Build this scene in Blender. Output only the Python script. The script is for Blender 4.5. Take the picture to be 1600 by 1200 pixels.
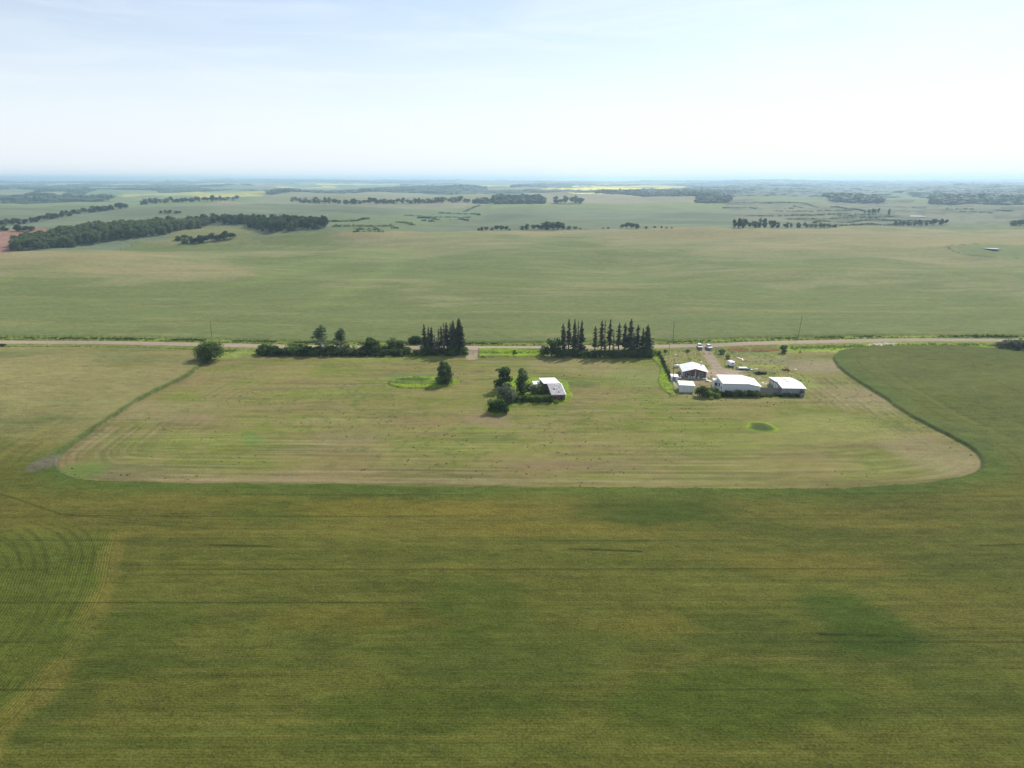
import bpy, math, random
import numpy as np
from mathutils import Vector
R = math.radians
for o in list(bpy.data.objects): bpy.data.objects.remove(o)
SC = bpy.context.scene
COL = SC.collection

# ------------------------------------------------------------------ camera, sky, sun, exposure
CAM_H = 76.0
PITCH = 16.7
F = 1600*24/36.0
cd = bpy.data.cameras.new("camera"); cam = bpy.data.objects.new("camera", cd); COL.objects.link(cam)
cam.location = (0, 0, CAM_H); cam.rotation_euler = (R(90-PITCH), 0, 0)
cd.lens = 24; cd.sensor_width = 36; cd.sensor_fit = 'HORIZONTAL'; cd.clip_start = 0.5; cd.clip_end = 120000
SC.camera = cam

SUN_EL, SUN_AZ = 42.0, 34.0            # azimuth is measured clockwise from +Y
W = bpy.data.worlds.new("World"); SC.world = W; W.use_nodes = True
wn = W.node_tree; wn.nodes.clear()
wo = wn.nodes.new('ShaderNodeOutputWorld'); wb = wn.nodes.new('ShaderNodeBackground')
sky = wn.nodes.new('ShaderNodeTexSky'); sky.sky_type = 'NISHITA'; sky.sun_disc = False
sky.sun_elevation = R(SUN_EL); sky.sun_rotation = R(SUN_AZ)
sky.altitude = 300; sky.air_density = 1.0; sky.dust_density = 0.6; sky.ozone_density = 1.6
SKY_STRENGTH = 0.125
wb.inputs['Strength'].default_value = SKY_STRENGTH
# thin streaky cirrus mixed over the sky
tc = wn.nodes.new('ShaderNodeTexCoord'); mp = wn.nodes.new('ShaderNodeMapping')
mp.inputs['Scale'].default_value = (1.6, 1.6, 13.0); mp.inputs['Rotation'].default_value = (0.05, 0.02, 0.3)
nz = wn.nodes.new('ShaderNodeTexNoise'); nz.inputs['Scale'].default_value = 2.2; nz.inputs['Detail'].default_value = 7
nz.inputs['Roughness'].default_value = 0.55; nz.inputs['Distortion'].default_value = 0.6
cr = wn.nodes.new('ShaderNodeValToRGB'); cr.color_ramp.elements[0].position = 0.46; cr.color_ramp.elements[1].position = 0.80
cr.color_ramp.elements[0].color = (0, 0, 0, 1); cr.color_ramp.elements[1].color = (0.36, 0.36, 0.36, 1)
mx = wn.nodes.new('ShaderNodeMix'); mx.data_type = 'RGBA'
wn.links.new(tc.outputs['Generated'], mp.inputs['Vector']); wn.links.new(mp.outputs[0], nz.inputs['Vector'])
wn.links.new(nz.outputs['Fac'], cr.inputs['Fac']); wn.links.new(cr.outputs['Color'], mx.inputs['Factor'])
wn.links.new(sky.outputs['Color'], mx.inputs['A']); mx.inputs['B'].default_value = (8.6, 8.9, 9.2, 1)
# pale hazy band of air low over the horizon
sx_ = wn.nodes.new('ShaderNodeSeparateXYZ'); wn.links.new(tc.outputs['Generated'], sx_.inputs[0])
hr = wn.nodes.new('ShaderNodeMapRange'); hr.interpolation_type = 'SMOOTHSTEP'; hr.inputs['From Min'].default_value = -0.02; hr.inputs['From Max'].default_value = 0.24
hr.inputs['To Min'].default_value = 0.92; hr.inputs['To Max'].default_value = 0.30; wn.links.new(sx_.outputs['Z'], hr.inputs['Value'])
mh = wn.nodes.new('ShaderNodeMix'); mh.data_type = 'RGBA'; wn.links.new(hr.outputs[0], mh.inputs['Factor'])
wn.links.new(mx.outputs['Result'], mh.inputs['A']); mh.inputs['B'].default_value = (7.2, 7.45, 7.8, 1)
wn.links.new(mh.outputs['Result'], wb.inputs['Color']); wn.links.new(wb.outputs[0], wo.inputs['Surface'])

sd = bpy.data.lights.new("sun", 'SUN'); sd.energy = 4.7; sd.angle = R(0.5); sd.color = (1.0, 0.94, 0.82)
sun = bpy.data.objects.new("sun", sd); COL.objects.link(sun)
sdir = Vector((math.sin(R(SUN_AZ))*math.cos(R(SUN_EL)), math.cos(R(SUN_AZ))*math.cos(R(SUN_EL)), math.sin(R(SUN_EL))))
sun.rotation_euler = sdir.to_track_quat('Z', 'Y').to_euler()
sun.location = (200, 300, 300)

SC.render.engine = 'CYCLES'
SC.view_settings.view_transform = 'Standard'; SC.view_settings.look = 'None'
SC.view_settings.exposure = 0.12; SC.view_settings.gamma = 1.0
SC.cycles.volume_bounces = 3
SC.render.resolution_x = 1024; SC.render.resolution_y = 768

HAZE_DENSITY = 0.000115
HAZE_COLOR = (0.56, 0.78, 1.0, 1)

# ------------------------------------------------------------------ maths helpers
rng = np.random.default_rng(7)
TAB = rng.random((512, 512)).astype(np.float32)
def vnoise(x, y, s=0):
    x = np.asarray(x, dtype=np.float64) + s*17.31; y = np.asarray(y, dtype=np.float64) + s*91.7
    xi = np.floor(x).astype(np.int64); yi = np.floor(y).astype(np.int64)
    fx = x-xi; fy = y-yi
    fx = fx*fx*(3-2*fx); fy = fy*fy*(3-2*fy)
    a = xi & 511; b = yi & 511; a1 = (xi+1) & 511; b1 = (yi+1) & 511
    v = (TAB[a, b]*(1-fx)+TAB[a1, b]*fx)*(1-fy) + (TAB[a, b1]*(1-fx)+TAB[a1, b1]*fx)*fy
    return v*2-1
def fbm(x, y, n=3, s=0, g=0.5):
    t = 0; a = 1; k = 0
    for i in range(n):
        t = t + a*vnoise(x*2**i, y*2**i, s+i*3.7); k += a; a *= g
    return t/k
def ss(a, b, x):
    t = np.clip((np.asarray(x, dtype=np.float64)-a)/(b-a), 0, 1); return t*t*(3-2*t)
def flat(px, py):                       # pixel of the photograph -> point on the plane z=0
    th = R(PITCH)
    vx = (px-800)/F; vz = -(py-600)/F
    d = Vector((vx, math.cos(th)+vz*math.sin(th), -math.sin(th)+vz*math.cos(th)))
    t = CAM_H/-d.z
    return d.x*t, d.y*t
BUMPS = []
for (px, py, h, rx, ry) in [(450, 372, 7.5, 150, 60), (110, 405, 4.0, 160, 60), (640, 375, 2.5, 150, 60), (355, 356, 5.5, 70, 45), (1000, 372, 2.5, 300, 60),
                            (1400, 366, 3.0, 260, 50), (250, 440, 2.2, 110, 45), (700, 440, 1.4, 120, 40), (1300, 420, 2.0, 150, 45),
                            (1500, 560, 0.9, 45, 40), (60, 600, 0.8, 50, 40)]:
    x, y = flat(px, py); BUMPS.append((x, y, h, rx, ry))
def H(x, y):                            # broad terrain
    x = np.asarray(x, dtype=np.float64); y = np.asarray(y, dtype=np.float64)
    r = np.hypot(x, y)
    z = 0.35*fbm(x/70, y/60, 2, 5)*ss(120, 260, r)
    z = z + ss(335, 650, y)*ss(300, 380, r)*(13*fbm(x/300, y/190, 2, 11) + 4.0*fbm(x/110, y/85, 2, 13))
    z = z + ss(1000, 3000, r)*(24*fbm(x/1000, y/700, 3, 21))
    z = z + ss(5500, 17000, r)*(60*fbm(x/3300, y/2600, 4, 31)+36+10*ss(-2000, 9000, x))
    for (bx, by, h, rx, ry) in BUMPS:
        z = z + h*np.exp(-((x-bx)/rx)**2-((y-by)/ry)**2)
    # a slight dip of the road in the middle of the picture
    z = z + (0.9*ss(60, 210, np.abs(x+10)) - 0.45)*np.exp(-((y-316)/70)**2)
    return z
TS = np.concatenate([np.linspace(60, 420, 1500), np.geomspace(420.5, 45000, 3500)])
def pix(px, py):                        # pixel of the photograph -> point on the terrain (a real place in metres)
    th = R(PITCH)
    vx = (px-800)/F; vz = -(py-600)/F
    d = np.array((vx, math.cos(th)+vz*math.sin(th), -math.sin(th)+vz*math.cos(th)))
    d /= np.hypot(d[0], d[1])
    X = d[0]*TS; Y = d[1]*TS; Z = CAM_H+d[2]*TS - H(X, Y)
    i = np.argmax(Z < 0)
    if Z[i] >= 0: i = len(TS)-1; t = 20000.0
    else:
        t = TS[i-1]+(TS[i]-TS[i-1])*Z[i-1]/(Z[i-1]-Z[i]+1e-9)
    x = d[0]*t; y = d[1]*t
    return float(x), float(y), float(H(x, y))
def P2(pts): return np.array([pix(*p)[:2] for p in pts])
def smooth_poly(P, closed=True, n=5):
    P = np.asarray(P); m = len(P); out = []
    rngi = range(m) if closed else range(m-1)
    for i in rngi:
        if closed: a, b, c, d = P[i-1], P[i], P[(i+1) % m], P[(i+2) % m]
        else: a, b, c, d = P[max(i-1, 0)], P[i], P[i+1], P[min(i+2, m-1)]
        for k in range(n):
            t = k/n
            out.append(0.5*((2*b)+(-a+c)*t+(2*a-5*b+4*c-d)*t*t+(-a+3*b-3*c+d)*t**3))
    if not closed: out.append(P[-1])
    return np.array(out)
def dist_line(x, y, P, closed=False):
    best = np.full(x.shape, 1e9)
    n = len(P); rr = range(n) if closed else range(n-1)
    for i in rr:
        a = P[i]; b = P[(i+1) % n]; ab = b-a; L = ab@ab+1e-12
        t = np.clip(((x-a[0])*ab[0]+(y-a[1])*ab[1])/L, 0, 1)
        dx = x-a[0]-t*ab[0]; dy = y-a[1]-t*ab[1]
        np.minimum(best, dx*dx+dy*dy, out=best)
    return np.sqrt(best)
def inside(x, y, P):
    c = np.zeros(x.shape, bool); n = len(P)
    for i in range(n):
        x0, y0 = P[i]; x1, y1 = P[(i+1) % n]
        if y0 == y1: continue
        k = ((y0 > y) != (y1 > y)) & (x < (x1-x0)*(y-y0)/(y1-y0)+x0)
        c ^= k
    return c
def sdf(x, y, P, pad=60):               # negative inside; 999 far outside the box
    out = np.full(x.shape, 999.0)
    m = (x > P[:, 0].min()-pad) & (x < P[:, 0].max()+pad) & (y > P[:, 1].min()-pad) & (y < P[:, 1].max()+pad)
    xs, ys = x[m], y[m]
    d = dist_line(xs, ys, P, True); d[inside(xs, ys, P)] *= -1
    out[m] = d
    return out

# ------------------------------------------------------------------ object helpers
def link(name, me, mat=None, parent=None):
    o = bpy.data.objects.new(name, me); COL.objects.link(o)
    if mat is not None:
        for m in (mat if isinstance(mat, (list, tuple)) else [mat]): me.materials.append(m)
    if parent is not None: o.parent = parent
    return o
def tag(o, label=None, cat=None, group=None, kind=None):
    if label: o['label'] = label
    if cat: o['category'] = cat
    if group: o['group'] = group
    if kind: o['kind'] = kind
    return o
def thing(name, loc, rz=0, label=None, cat=None, group=None, scale=None):
    o = bpy.data.objects.new(name, None); COL.objects.link(o)
    o.location = loc; o.rotation_euler = (0, 0, rz); o.empty_display_size = 0.3
    if scale: o.scale = scale
    return tag(o, label, cat, group)
def mesh_np(name, V, Fq, smooth=False):
    me = bpy.data.meshes.new(name)
    V = np.asarray(V, dtype=np.float32); Fq = np.asarray(Fq, dtype=np.int32)
    k = Fq.shape[1]
    me.vertices.add(len(V)); me.vertices.foreach_set('co', V.ravel())
    me.loops.add(Fq.size); me.loops.foreach_set('vertex_index', Fq.ravel())
    me.polygons.add(len(Fq)); me.polygons.foreach_set('loop_start', np.arange(0, Fq.size, k, dtype=np.int32))
    me.polygons.foreach_set('loop_total', np.full(len(Fq), k, dtype=np.int32))
    me.polygons.foreach_set('use_smooth', np.full(len(Fq), smooth))
    me.update(calc_edges=True)
    return me
class MB:                                # collects shapes into one mesh
    def __init__(s): s.v = []; s.f = []
    def add(s, V, Fs):
        n = len(s.v); s.v += [tuple(p) for p in V]; s.f += [tuple(i+n for i in f) for f in Fs]; return s
    def box(s, x0, x1, y0, y1, z0, z1, M=None):
        V = [(x0, y0, z0), (x1, y0, z0), (x1, y1, z0), (x0, y1, z0), (x0, y0, z1), (x1, y0, z1), (x1, y1, z1), (x0, y1, z1)]
        if M: V = [M(p) for p in V]
        return s.add(V, [(0, 3, 2, 1), (4, 5, 6, 7), (0, 1, 5, 4), (1, 2, 6, 5), (2, 3, 7, 6), (3, 0, 4, 7)])
    def prism(s, prof, a0, a1, axis='y', M=None):
        n = len(prof)
        if axis == 'y': V = [(p[0], a0, p[1]) for p in prof]+[(p[0], a1, p[1]) for p in prof]
        elif axis == 'x': V = [(a0, p[0], p[1]) for p in prof]+[(a1, p[0], p[1]) for p in prof]
        else: V = [(p[0], p[1], a0) for p in prof]+[(p[0], p[1], a1) for p in prof]
        if M: V = [M(p) for p in V]
        return s.add(V, [tuple(range(n)), tuple(range(2*n-1, n-1, -1))]+[(i, i+n, (i+1) % n+n, (i+1) % n) for i in range(n)])
    def tube(s, pts, rad, n=8, cap=True):
        pts = [Vector(p) for p in pts]
        if not hasattr(rad, '__len__'): rad = [rad]*len(pts)
        V = []; 
        for i, p in enumerate(pts):
            d = (pts[min(i+1, len(pts)-1)]-pts[max(i-1, 0)]).normalized()
            u = d.orthogonal().normalized() if abs(d.z) < .99 else Vector((1, 0, 0)); w = d.cross(u).normalized(); u = w.cross(d)
            for k in range(n):
                a = 2*math.pi*k/n; V.append(p+u*rad[i]*math.cos(a)+w*rad[i]*math.sin(a))
        Fs = [(i*n+k, i*n+(k+1) % n, (i+1)*n+(k+1) % n, (i+1)*n+k) for i in range(len(pts)-1) for k in range(n)]
        if cap: Fs += [tuple(range(n-1, -1, -1)), tuple(range((len(pts)-1)*n, len(pts)*n))]
        return s.add(V, Fs)
    def disc(s, c, r, axis, th, n=16):
        c = Vector(c); a = Vector(axis).normalized()*th/2
        return s.tube([c-a, c+a], r, n)
    def quad(s, a, b, c, d): return s.add([a, b, c, d], [(0, 1, 2, 3)])
    def build(s, name, mat=None, parent=None, bevel=0, smooth=False):
        me = bpy.data.meshes.new(name); me.from_pydata([tuple(v) for v in s.v], [], s.f); me.update()
        if smooth:
            for p in me.polygons: p.use_smooth = True
        o = link(name, me, mat, parent)
        if bevel:
            b = o.modifiers.new('bevel', 'BEVEL'); b.width = bevel; b.segments = 2; b.limit_method = 'ANGLE'
        return o

# ------------------------------------------------------------------ materials
def newmat(name):
    m = bpy.data.materials.new(name); m.use_nodes = True; return m, m.node_tree, m.node_tree.nodes['Principled BSDF']
def nmat(name, c1, c2, scale=4.0, rough=0.8, bump=0.0, stretch=(1, 1, 1), detail=5, metal=0, lo=.35, hi=.65, spec=.3, coord='Object'):
    m, t, b = newmat(name)
    tc = t.nodes.new('ShaderNodeTexCoord'); mp = t.nodes.new('ShaderNodeMapping'); mp.inputs['Scale'].default_value = stretch
    n = t.nodes.new('ShaderNodeTexNoise'); n.inputs['Scale'].default_value = scale; n.inputs['Detail'].default_value = detail
    r = t.nodes.new('ShaderNodeValToRGB'); e = r.color_ramp.elements
    e[0].position = lo; e[1].position = hi; e[0].color = (*c1, 1); e[1].color = (*c2, 1)
    t.links.new(tc.outputs[coord], mp.inputs[0]); t.links.new(mp.outputs[0], n.inputs['Vector'])
    t.links.new(n.outputs['Fac'], r.inputs[0]); t.links.new(r.outputs[0], b.inputs['Base Color'])
    b.inputs['Roughness'].default_value = rough; b.inputs['Metallic'].default_value = metal
    b.inputs['Specular IOR Level'].default_value = spec
    if bump:
        bp = t.nodes.new('ShaderNodeBump'); bp.inputs['Strength'].default_value = bump; bp.inputs['Distance'].default_value = 0.05
        t.links.new(n.outputs['Fac'], bp.inputs['Height']); t.links.new(bp.outputs[0], b.inputs['Normal'])
    return m
def leafmat(name, c1, c2, trans=0.25, scale=0.5):
    m, t, b = newmat(name); out = t.nodes['Material Output']
    geo = t.nodes.new('ShaderNodeNewGeometry'); oi = t.nodes.new('ShaderNodeObjectInfo')
    n = t.nodes.new('ShaderNodeTexNoise'); n.inputs['Scale'].default_value = scale; n.inputs['Detail'].default_value = 4
    t.links.new(geo.outputs['Position'], n.inputs['Vector'])
    ad = t.nodes.new('ShaderNodeMath'); ad.operation = 'MULTIPLY_ADD'; ad.inputs[1].default_value = 0.5; ad.inputs[2].default_value = -0.25
    t.links.new(oi.outputs['Random'], ad.inputs[0])
    s = t.nodes.new('ShaderNodeMath'); s.operation = 'ADD'; t.links.new(n.outputs['Fac'], s.inputs[0]); t.links.new(ad.outputs[0], s.inputs[1])
    r = t.nodes.new('ShaderNodeValToRGB'); e = r.color_ramp.elements
    e[0].position = .3; e[1].position = .72; e[0].color = (*c1, 1); e[1].color = (*c2, 1)
    t.links.new(s.outputs[0], r.inputs[0]); t.links.new(r.outputs[0], b.inputs['Base Color'])
    b.inputs['Roughness'].default_value = 0.7; b.inputs['Specular IOR Level'].default_value = 0.10
    tr = t.nodes.new('ShaderNodeBsdfTranslucent'); t.links.new(r.outputs[0], tr.inputs['Color'])
    ms = t.nodes.new('ShaderNodeMixShader'); ms.inputs[0].default_value = trans
    t.links.new(b.outputs[0], ms.inputs[1]); t.links.new(tr.outputs[0], ms.inputs[2]); t.links.new(ms.outputs[0], out.inputs['Surface'])
    return m
M = {}
M['bark'] = nmat('bark', (.10, .08, .06), (.20, .17, .14), 6, .9, .5, (1, 1, .3))
M['palebark'] = nmat('pale_bark', (.30, .28, .24), (.48, .46, .41), 5, .9, .3, (1, 1, .4))
M['leaf'] = leafmat('broad_leaf', (.052, .092, .026), (.17, .235, .075), .50)
M['leaf_pale'] = leafmat('pale_leaf', (.14, .19, .09), (.26, .33, .16), .55)
M['leaf_dark'] = leafmat('dark_leaf', (.042, .078, .022), (.14, .20, .06), .48)
M['leaf_bright'] = leafmat('bright_leaf', (.12, .19, .025), (.20, .29, .04), .5)
M['leaf_grey'] = leafmat('grey_leaf', (.10, .125, .075), (.20, .225, .14), .45)
M['needle'] = leafmat('needle', (.055, .070, .045), (.13, .145, .09), .38)
M['dead_needle'] = leafmat('dead_needle', (.085, .075, .062), (.15, .13, .105), .1)
M['wood_hazy'] = leafmat('far_wood_leaf', (.022, .042, .018), (.050, .078, .030), .12, .02)
M['grey_metal'] = nmat('grey_metal_siding', (.24, .25, .28), (.36, .37, .40), 1.0, .7, .1, (4, 4, .3))
M['faded_roof'] = nmat('faded_roof_metal', (.50, .46, .47), (.80, .80, .80), .25, .5, .05, (.6, 1, 1), 5, lo=.35, hi=.55)
M['wood_far'] = leafmat('woodland_leaf', (.036, .064, .026), (.13, .175, .070), .45, .05)
M['white_metal'] = nmat('white_roof_metal', (.70, .70, .70), (.82, .82, .81), .9, .5, .05, (.3, 1, 1), lo=.25, hi=.6)
M['rusty_roof'] = nmat('stained_roof_metal', (.30, .28, .30), (.80, .80, .80), .35, .55, .05, (1, .35, 1), 6, lo=.36, hi=.46)
M['white_wall'] = nmat('white_siding', (.62, .64, .66), (.76, .77, .78), 1.2, .7, .1, (3, 3, .3))
M['grey_wood'] = nmat('weathered_board', (.16, .15, .145), (.30, .285, .27), 3, .9, .4, (6, 6, .4))
M['brown_wall'] = nmat('brown_board', (.10, .065, .05), (.19, .13, .10), 2.5, .85, .3, (5, 5, .4))
M['dark_glass'] = nmat('dark_glass', (.02, .025, .03), (.04, .045, .05), 2, .12, spec=.6)
M['shingle'] = nmat('broken_shingle', (.15, .14, .15), (.50, .48, .50), 1.6, .95, .6, (1, 1.8, 1), 7, lo=.38, hi=.58)
M['concrete'] = nmat('concrete', (.25, .24, .22), (.36, .35, .33), 3, .9, .2)
M['paint'] = nmat('white_car_paint', (.74, .75, .76), (.80, .80, .80), 2, .3, spec=.5)
M['tyre'] = nmat('tyre_rubber', (.02, .02, .02), (.04, .04, .04), 8, .9)
M['steel'] = nmat('dull_steel', (.25, .25, .26), (.42, .42, .43), 4, .45, metal=.7)
M['lampglass'] = nmat('headlight_glass', (.5, .52, .55), (.7, .72, .75), 3, .1, spec=.7)
M['plate'] = nmat('black_plastic', (.03, .03, .035), (.05, .05, .055), 3, .6)
M['pole'] = nmat('pole_wood', (.10, .08, .06), (.19, .16, .13), 5, .9, .3, (3, 3, .2))
M['palepole'] = nmat('pale_pole_wood', (.32, .29, .25), (.45, .42, .37), 5, .9, .3, (3, 3, .2))
M['porcelain'] = nmat('insulator', (.35, .33, .30), (.5, .48, .45), 4, .3)
M['orange'] = nmat('orange_mesh', (.60, .17, .10), (.78, .30, .20), 5, .8)
M['rust'] = nmat('rusty_red_paint', (.22, .045, .03), (.38, .09, .05), 5, .7, .2)
M['rock'] = nmat('grey_rock', (.11, .095, .09), (.24, .21, .19), 1.6, .95, .5)
M['soil'] = nmat('dry_soil', (.085, .07, .06), (.20, .175, .155), 1.2, 1, .6)
M['wire'] = nmat('wire', (.10, .10, .10), (.16, .16, .16), 3, .5)
M['brick'] = nmat('chimney_brick', (.25, .20, .18), (.4, .34, .30), 5, .9, .3)

def groundmat():
    m, t, b = newmat('field')
    N = t.nodes.new; L = t.links.new
    col = N('ShaderNodeAttribute'); col.attribute_name = 'tint'
    par = N('ShaderNodeAttribute'); par.attribute_name = 'par'     # x: row coordinate, y: row amount, z: grain amount
    sp = N('ShaderNodeSeparateXYZ'); L(par.outputs['Vector'], sp.inputs[0])
    geo = N('ShaderNodeNewGeometry')
    def noise(scale, stretch, detail=3, rough=.6):
        mp = N('ShaderNodeMapping'); mp.inputs['Scale'].default_value = stretch; L(geo.outputs['Position'], mp.inputs[0])
        n = N('ShaderNodeTexNoise'); n.inputs['Scale'].default_value = scale; n.inputs['Detail'].default_value = detail; n.inputs['Roughness'].default_value = rough
        L(mp.outputs[0], n.inputs['Vector']); return n.outputs['Fac']
    def math_(op, a, b_=None, c=None):
        n = N('ShaderNodeMath'); n.operation = op
        for i, v in enumerate((a, b_, c)):
            if v is None: continue
            if isinstance(v, (int, float)): n.inputs[i].default_value = v
            else: L(v, n.inputs[i])
        return n.outputs[0]
    fine = noise(2.6, (1, 1, 1), 4, .78)
    mid = noise(.42, (.45, 1, 1), 4, .6)
    big = noise(.05, (.35, 1, 1), 4, .6)
    wob = math_('MULTIPLY_ADD', noise(.8, (1, 1, 1), 2), .35, sp.outputs[0])
    rows = math_('SINE', math_('MULTIPLY', wob, 2*math.pi/.50))
    rows = math_('MULTIPLY', rows, sp.outputs[1])
    g = math_('MULTIPLY', math_('SUBTRACT', fine, .5), 3.6)
    g2 = math_('MULTIPLY', math_('SUBTRACT', mid, .5), 1.25)
    g3 = math_('MULTIPLY', math_('SUBTRACT', big, .5), .55)
    tot = math_('ADD', math_('ADD', g, g2), rows)
    tot = math_('MULTIPLY', tot, sp.outputs[2])
    tot = math_('ADD', math_('ADD', tot, g3), 1.0)
    tot = math_('MAXIMUM', tot, .25)
    v = N('ShaderNodeVectorMath'); v.operation = 'SCALE'; L(col.outputs['Color'], v.inputs[0]); L(tot, v.inputs['Scale'])
    L(v.outputs[0], b.inputs['Base Color'])
    b.inputs['Roughness'].default_value = .95; b.inputs['Specular IOR Level'].default_value = .04
    hgt = math_('ADD', math_('ADD', fine, math_('MULTIPLY', mid, .8)), math_('MULTIPLY', rows, .3))
    bp = N('ShaderNodeBump'); bp.inputs['Distance'].default_value = .2
    L(math_('MULTIPLY', sp.outputs[2], 1.4), bp.inputs['Strength']); L(hgt, bp.inputs['Height']); L(bp.outputs[0], b.inputs['Normal'])
    return m
M['field'] = groundmat()

# ------------------------------------------------------------------ the ground: one sheet out to the horizon, split into named regions
ROADP = smooth_poly(np.array([(-900, 318), (-420, 322), (-300, 321.5), (-240, 320.5), (-125, 315), (-20, 311.5), (80, 316), (130, 321), (235, 323), (420, 323), (900, 323)]), False, 6)
# hay field outline (photo pixels)
HAYP = smooth_poly(P2([(352, 562), (318, 569), (290, 590), (232, 618), (170, 657), (112, 697), (90, 716), (92, 738), (125, 751), (190, 756), (300, 758), (450, 760), (600, 762),
                       (750, 764), (900, 766), (1050, 767), (1200, 767), (1330, 765), (1420, 760), (1490, 751), (1528, 737), (1536, 722), (1520, 704), (1480, 681), (1430, 655), (1385, 625),
                       (1340, 597), (1312, 575), (1303, 560), (1306, 551), (1280, 550), (1220, 551), (1130, 552), (1020, 557), (900, 558), (800, 558), (740, 558), (600, 558), (480, 557), (400, 557)]), True, 5)
REG = {}
def reg(name, pts, n=4): REG[name] = smooth_poly(P2(pts), True, n)
reg('island', [(608, 598), (622, 591), (655, 589), (690, 590), (716, 595), (718, 599), (700, 604), (665, 607.5), (630, 606.5), (612, 602.5)])
reg('mound', [(1166, 665), (1172, 660), (1190, 659), (1208, 664), (1217, 672), (1205, 676), (1185, 675), (1170, 671)])
reg('housegrass', [(758, 640), (775, 622), (792, 600), (800, 588), (815, 590), (840, 590), (872, 593), (886, 600), (892, 618), (882, 630), (840, 633), (800, 637), (792, 646), (775, 650)])
reg('hump', [(880, 598), (905, 594), (928, 597), (934, 602), (915, 606), (888, 606)])
reg('verge1', [(748, 546), (845, 546), (848, 558), (748, 558)], 1)
reg('wedge', [(1018, 557), (1030, 554), (1040, 575), (1050, 600), (1058, 618), (1040, 613), (1029, 598), (1032, 575), (1024, 566)])
reg('yard', [(1028, 549), (1060, 547), (1095, 547), (1150, 546), (1222, 549), (1225, 560), (1230, 575), (1262, 590), (1268, 608), (1256, 620), (1180, 622), (1110, 622), (1060, 619), (1050, 612), (1046, 590), (1038, 570)])
reg('corr', [(-160, 543), (120, 543.5), (230, 545), (300, 549), (322, 556), (330, 563), (345, 567), (700, 568), (1000, 568), (1290, 566), (1302, 557), (1312, 550), (1335, 545), (1380, 542), (1450, 541.5), (1520, 543), (1600, 551), (1680, 558), (1850, 562), (1850, 525), (1500, 525), (1000, 528), (500, 528), (-160, 525)], 1)
reg('greenpatch', [(372, 680), (390, 673), (412, 679), (405, 690), (382, 692)])
reg('bigpatch', [(1280, 950), (1330, 940), (1400, 965), (1440, 1010), (1425, 1050), (1370, 1040), (1310, 1000)])
reg('midpatch', [(955, 795), (1000, 785), (1075, 795), (1100, 815), (1060, 835), (980, 825)])
reg('rednook', [(-60, 362), (95, 362), (110, 368), (40, 385), (15, 398), (-60, 402)])
WOODS = [[(1080, 296), (1330, 298.5), (1460, 304), (1650, 302), (1650, 288.5), (1400, 287.5), (1080, 288.5)],
         [(1270, 305), (1335, 304), (1380, 316), (1350, 318), (1300, 315)], [(1455, 319), (1640, 320), (1640, 300), (1560, 298), (1455, 304)],
         [(930, 302), (1000, 306), (1095, 308), (1180, 302), (1150, 299), (1060, 299), (1000, 298)]]
HEADL = smooth_poly(P2([(185, 835), (176, 870), (168, 915), (150, 960), (120, 1010), (85, 1055), (45, 1105), (-10, 1170), (-60, 1260)]), False, 5)
NEDGE = P2([(-900, 402), (-200, 401), (0, 398), (100, 390), (200, 380), (262, 374), (300, 380), (370, 380), (420, 367), (500, 363), (620, 361), (760, 361), (900, 360), (1000, 359), (1150, 358), (1300, 357), (1450, 355), (1600, 353), (2000, 350), (2600, 347)])
DRIVE = smooth_poly(P2([(1099, 540), (1103, 548), (1110, 560), (1119, 573), (1130, 584), (1142, 588), (1150, 589)]), False, 4)
DRIVE2 = P2([(741, 543), (739, 550), (737, 560)])
SWALES = [smooth_poly(P2(p), False, 4) for p in ([(330, 455), (400, 440), (450, 428), (520, 413), (600, 400)], [(490, 478), (530, 460), (570, 440), (620, 408), (640, 396)],
          [(0, 440), (60, 425), (200, 412), (300, 405)], [(640, 388), (560, 395), (470, 412), (400, 420)])]

TRACKS = [smooth_poly(P2(p), False, 6) for p in ([(-60, 790), (0, 800), (60, 814), (110, 835), (130, 870), (110, 930), (70, 1000), (10, 1080)],
    [(-60, 815), (0, 828), (40, 850), (55, 890), (45, 950), (10, 1010), (-60, 1080)], [(-60, 770), (0, 778), (95, 800), (180, 812), (300, 822), (420, 826)], [(-40, 850), (0, 865), (15, 900), (0, 960)])]
def forest(x, y):                       # how wooded the far country is: > .3 is wood
    r = np.hypot(x, y); az = np.degrees(np.arctan2(x, y)); px = 800+F*np.tan(np.radians(np.clip(az, -60, 60)))
    rmin = np.interp(px, [900, 1060, 1330, 1470, 1600, 1800], [9000, 5200, 4800, 3700, 2500, 2300])
    return fbm(x/1500, y/520, 3, 801) + .05*ss(5000, 14000, r) + .62*ss(-250, 350, r-rmin)*ss(1040, 1130, px)*ss(15000, 9000, r) - .6*ss(3500, 2300, r)*(px < 1300)
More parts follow.
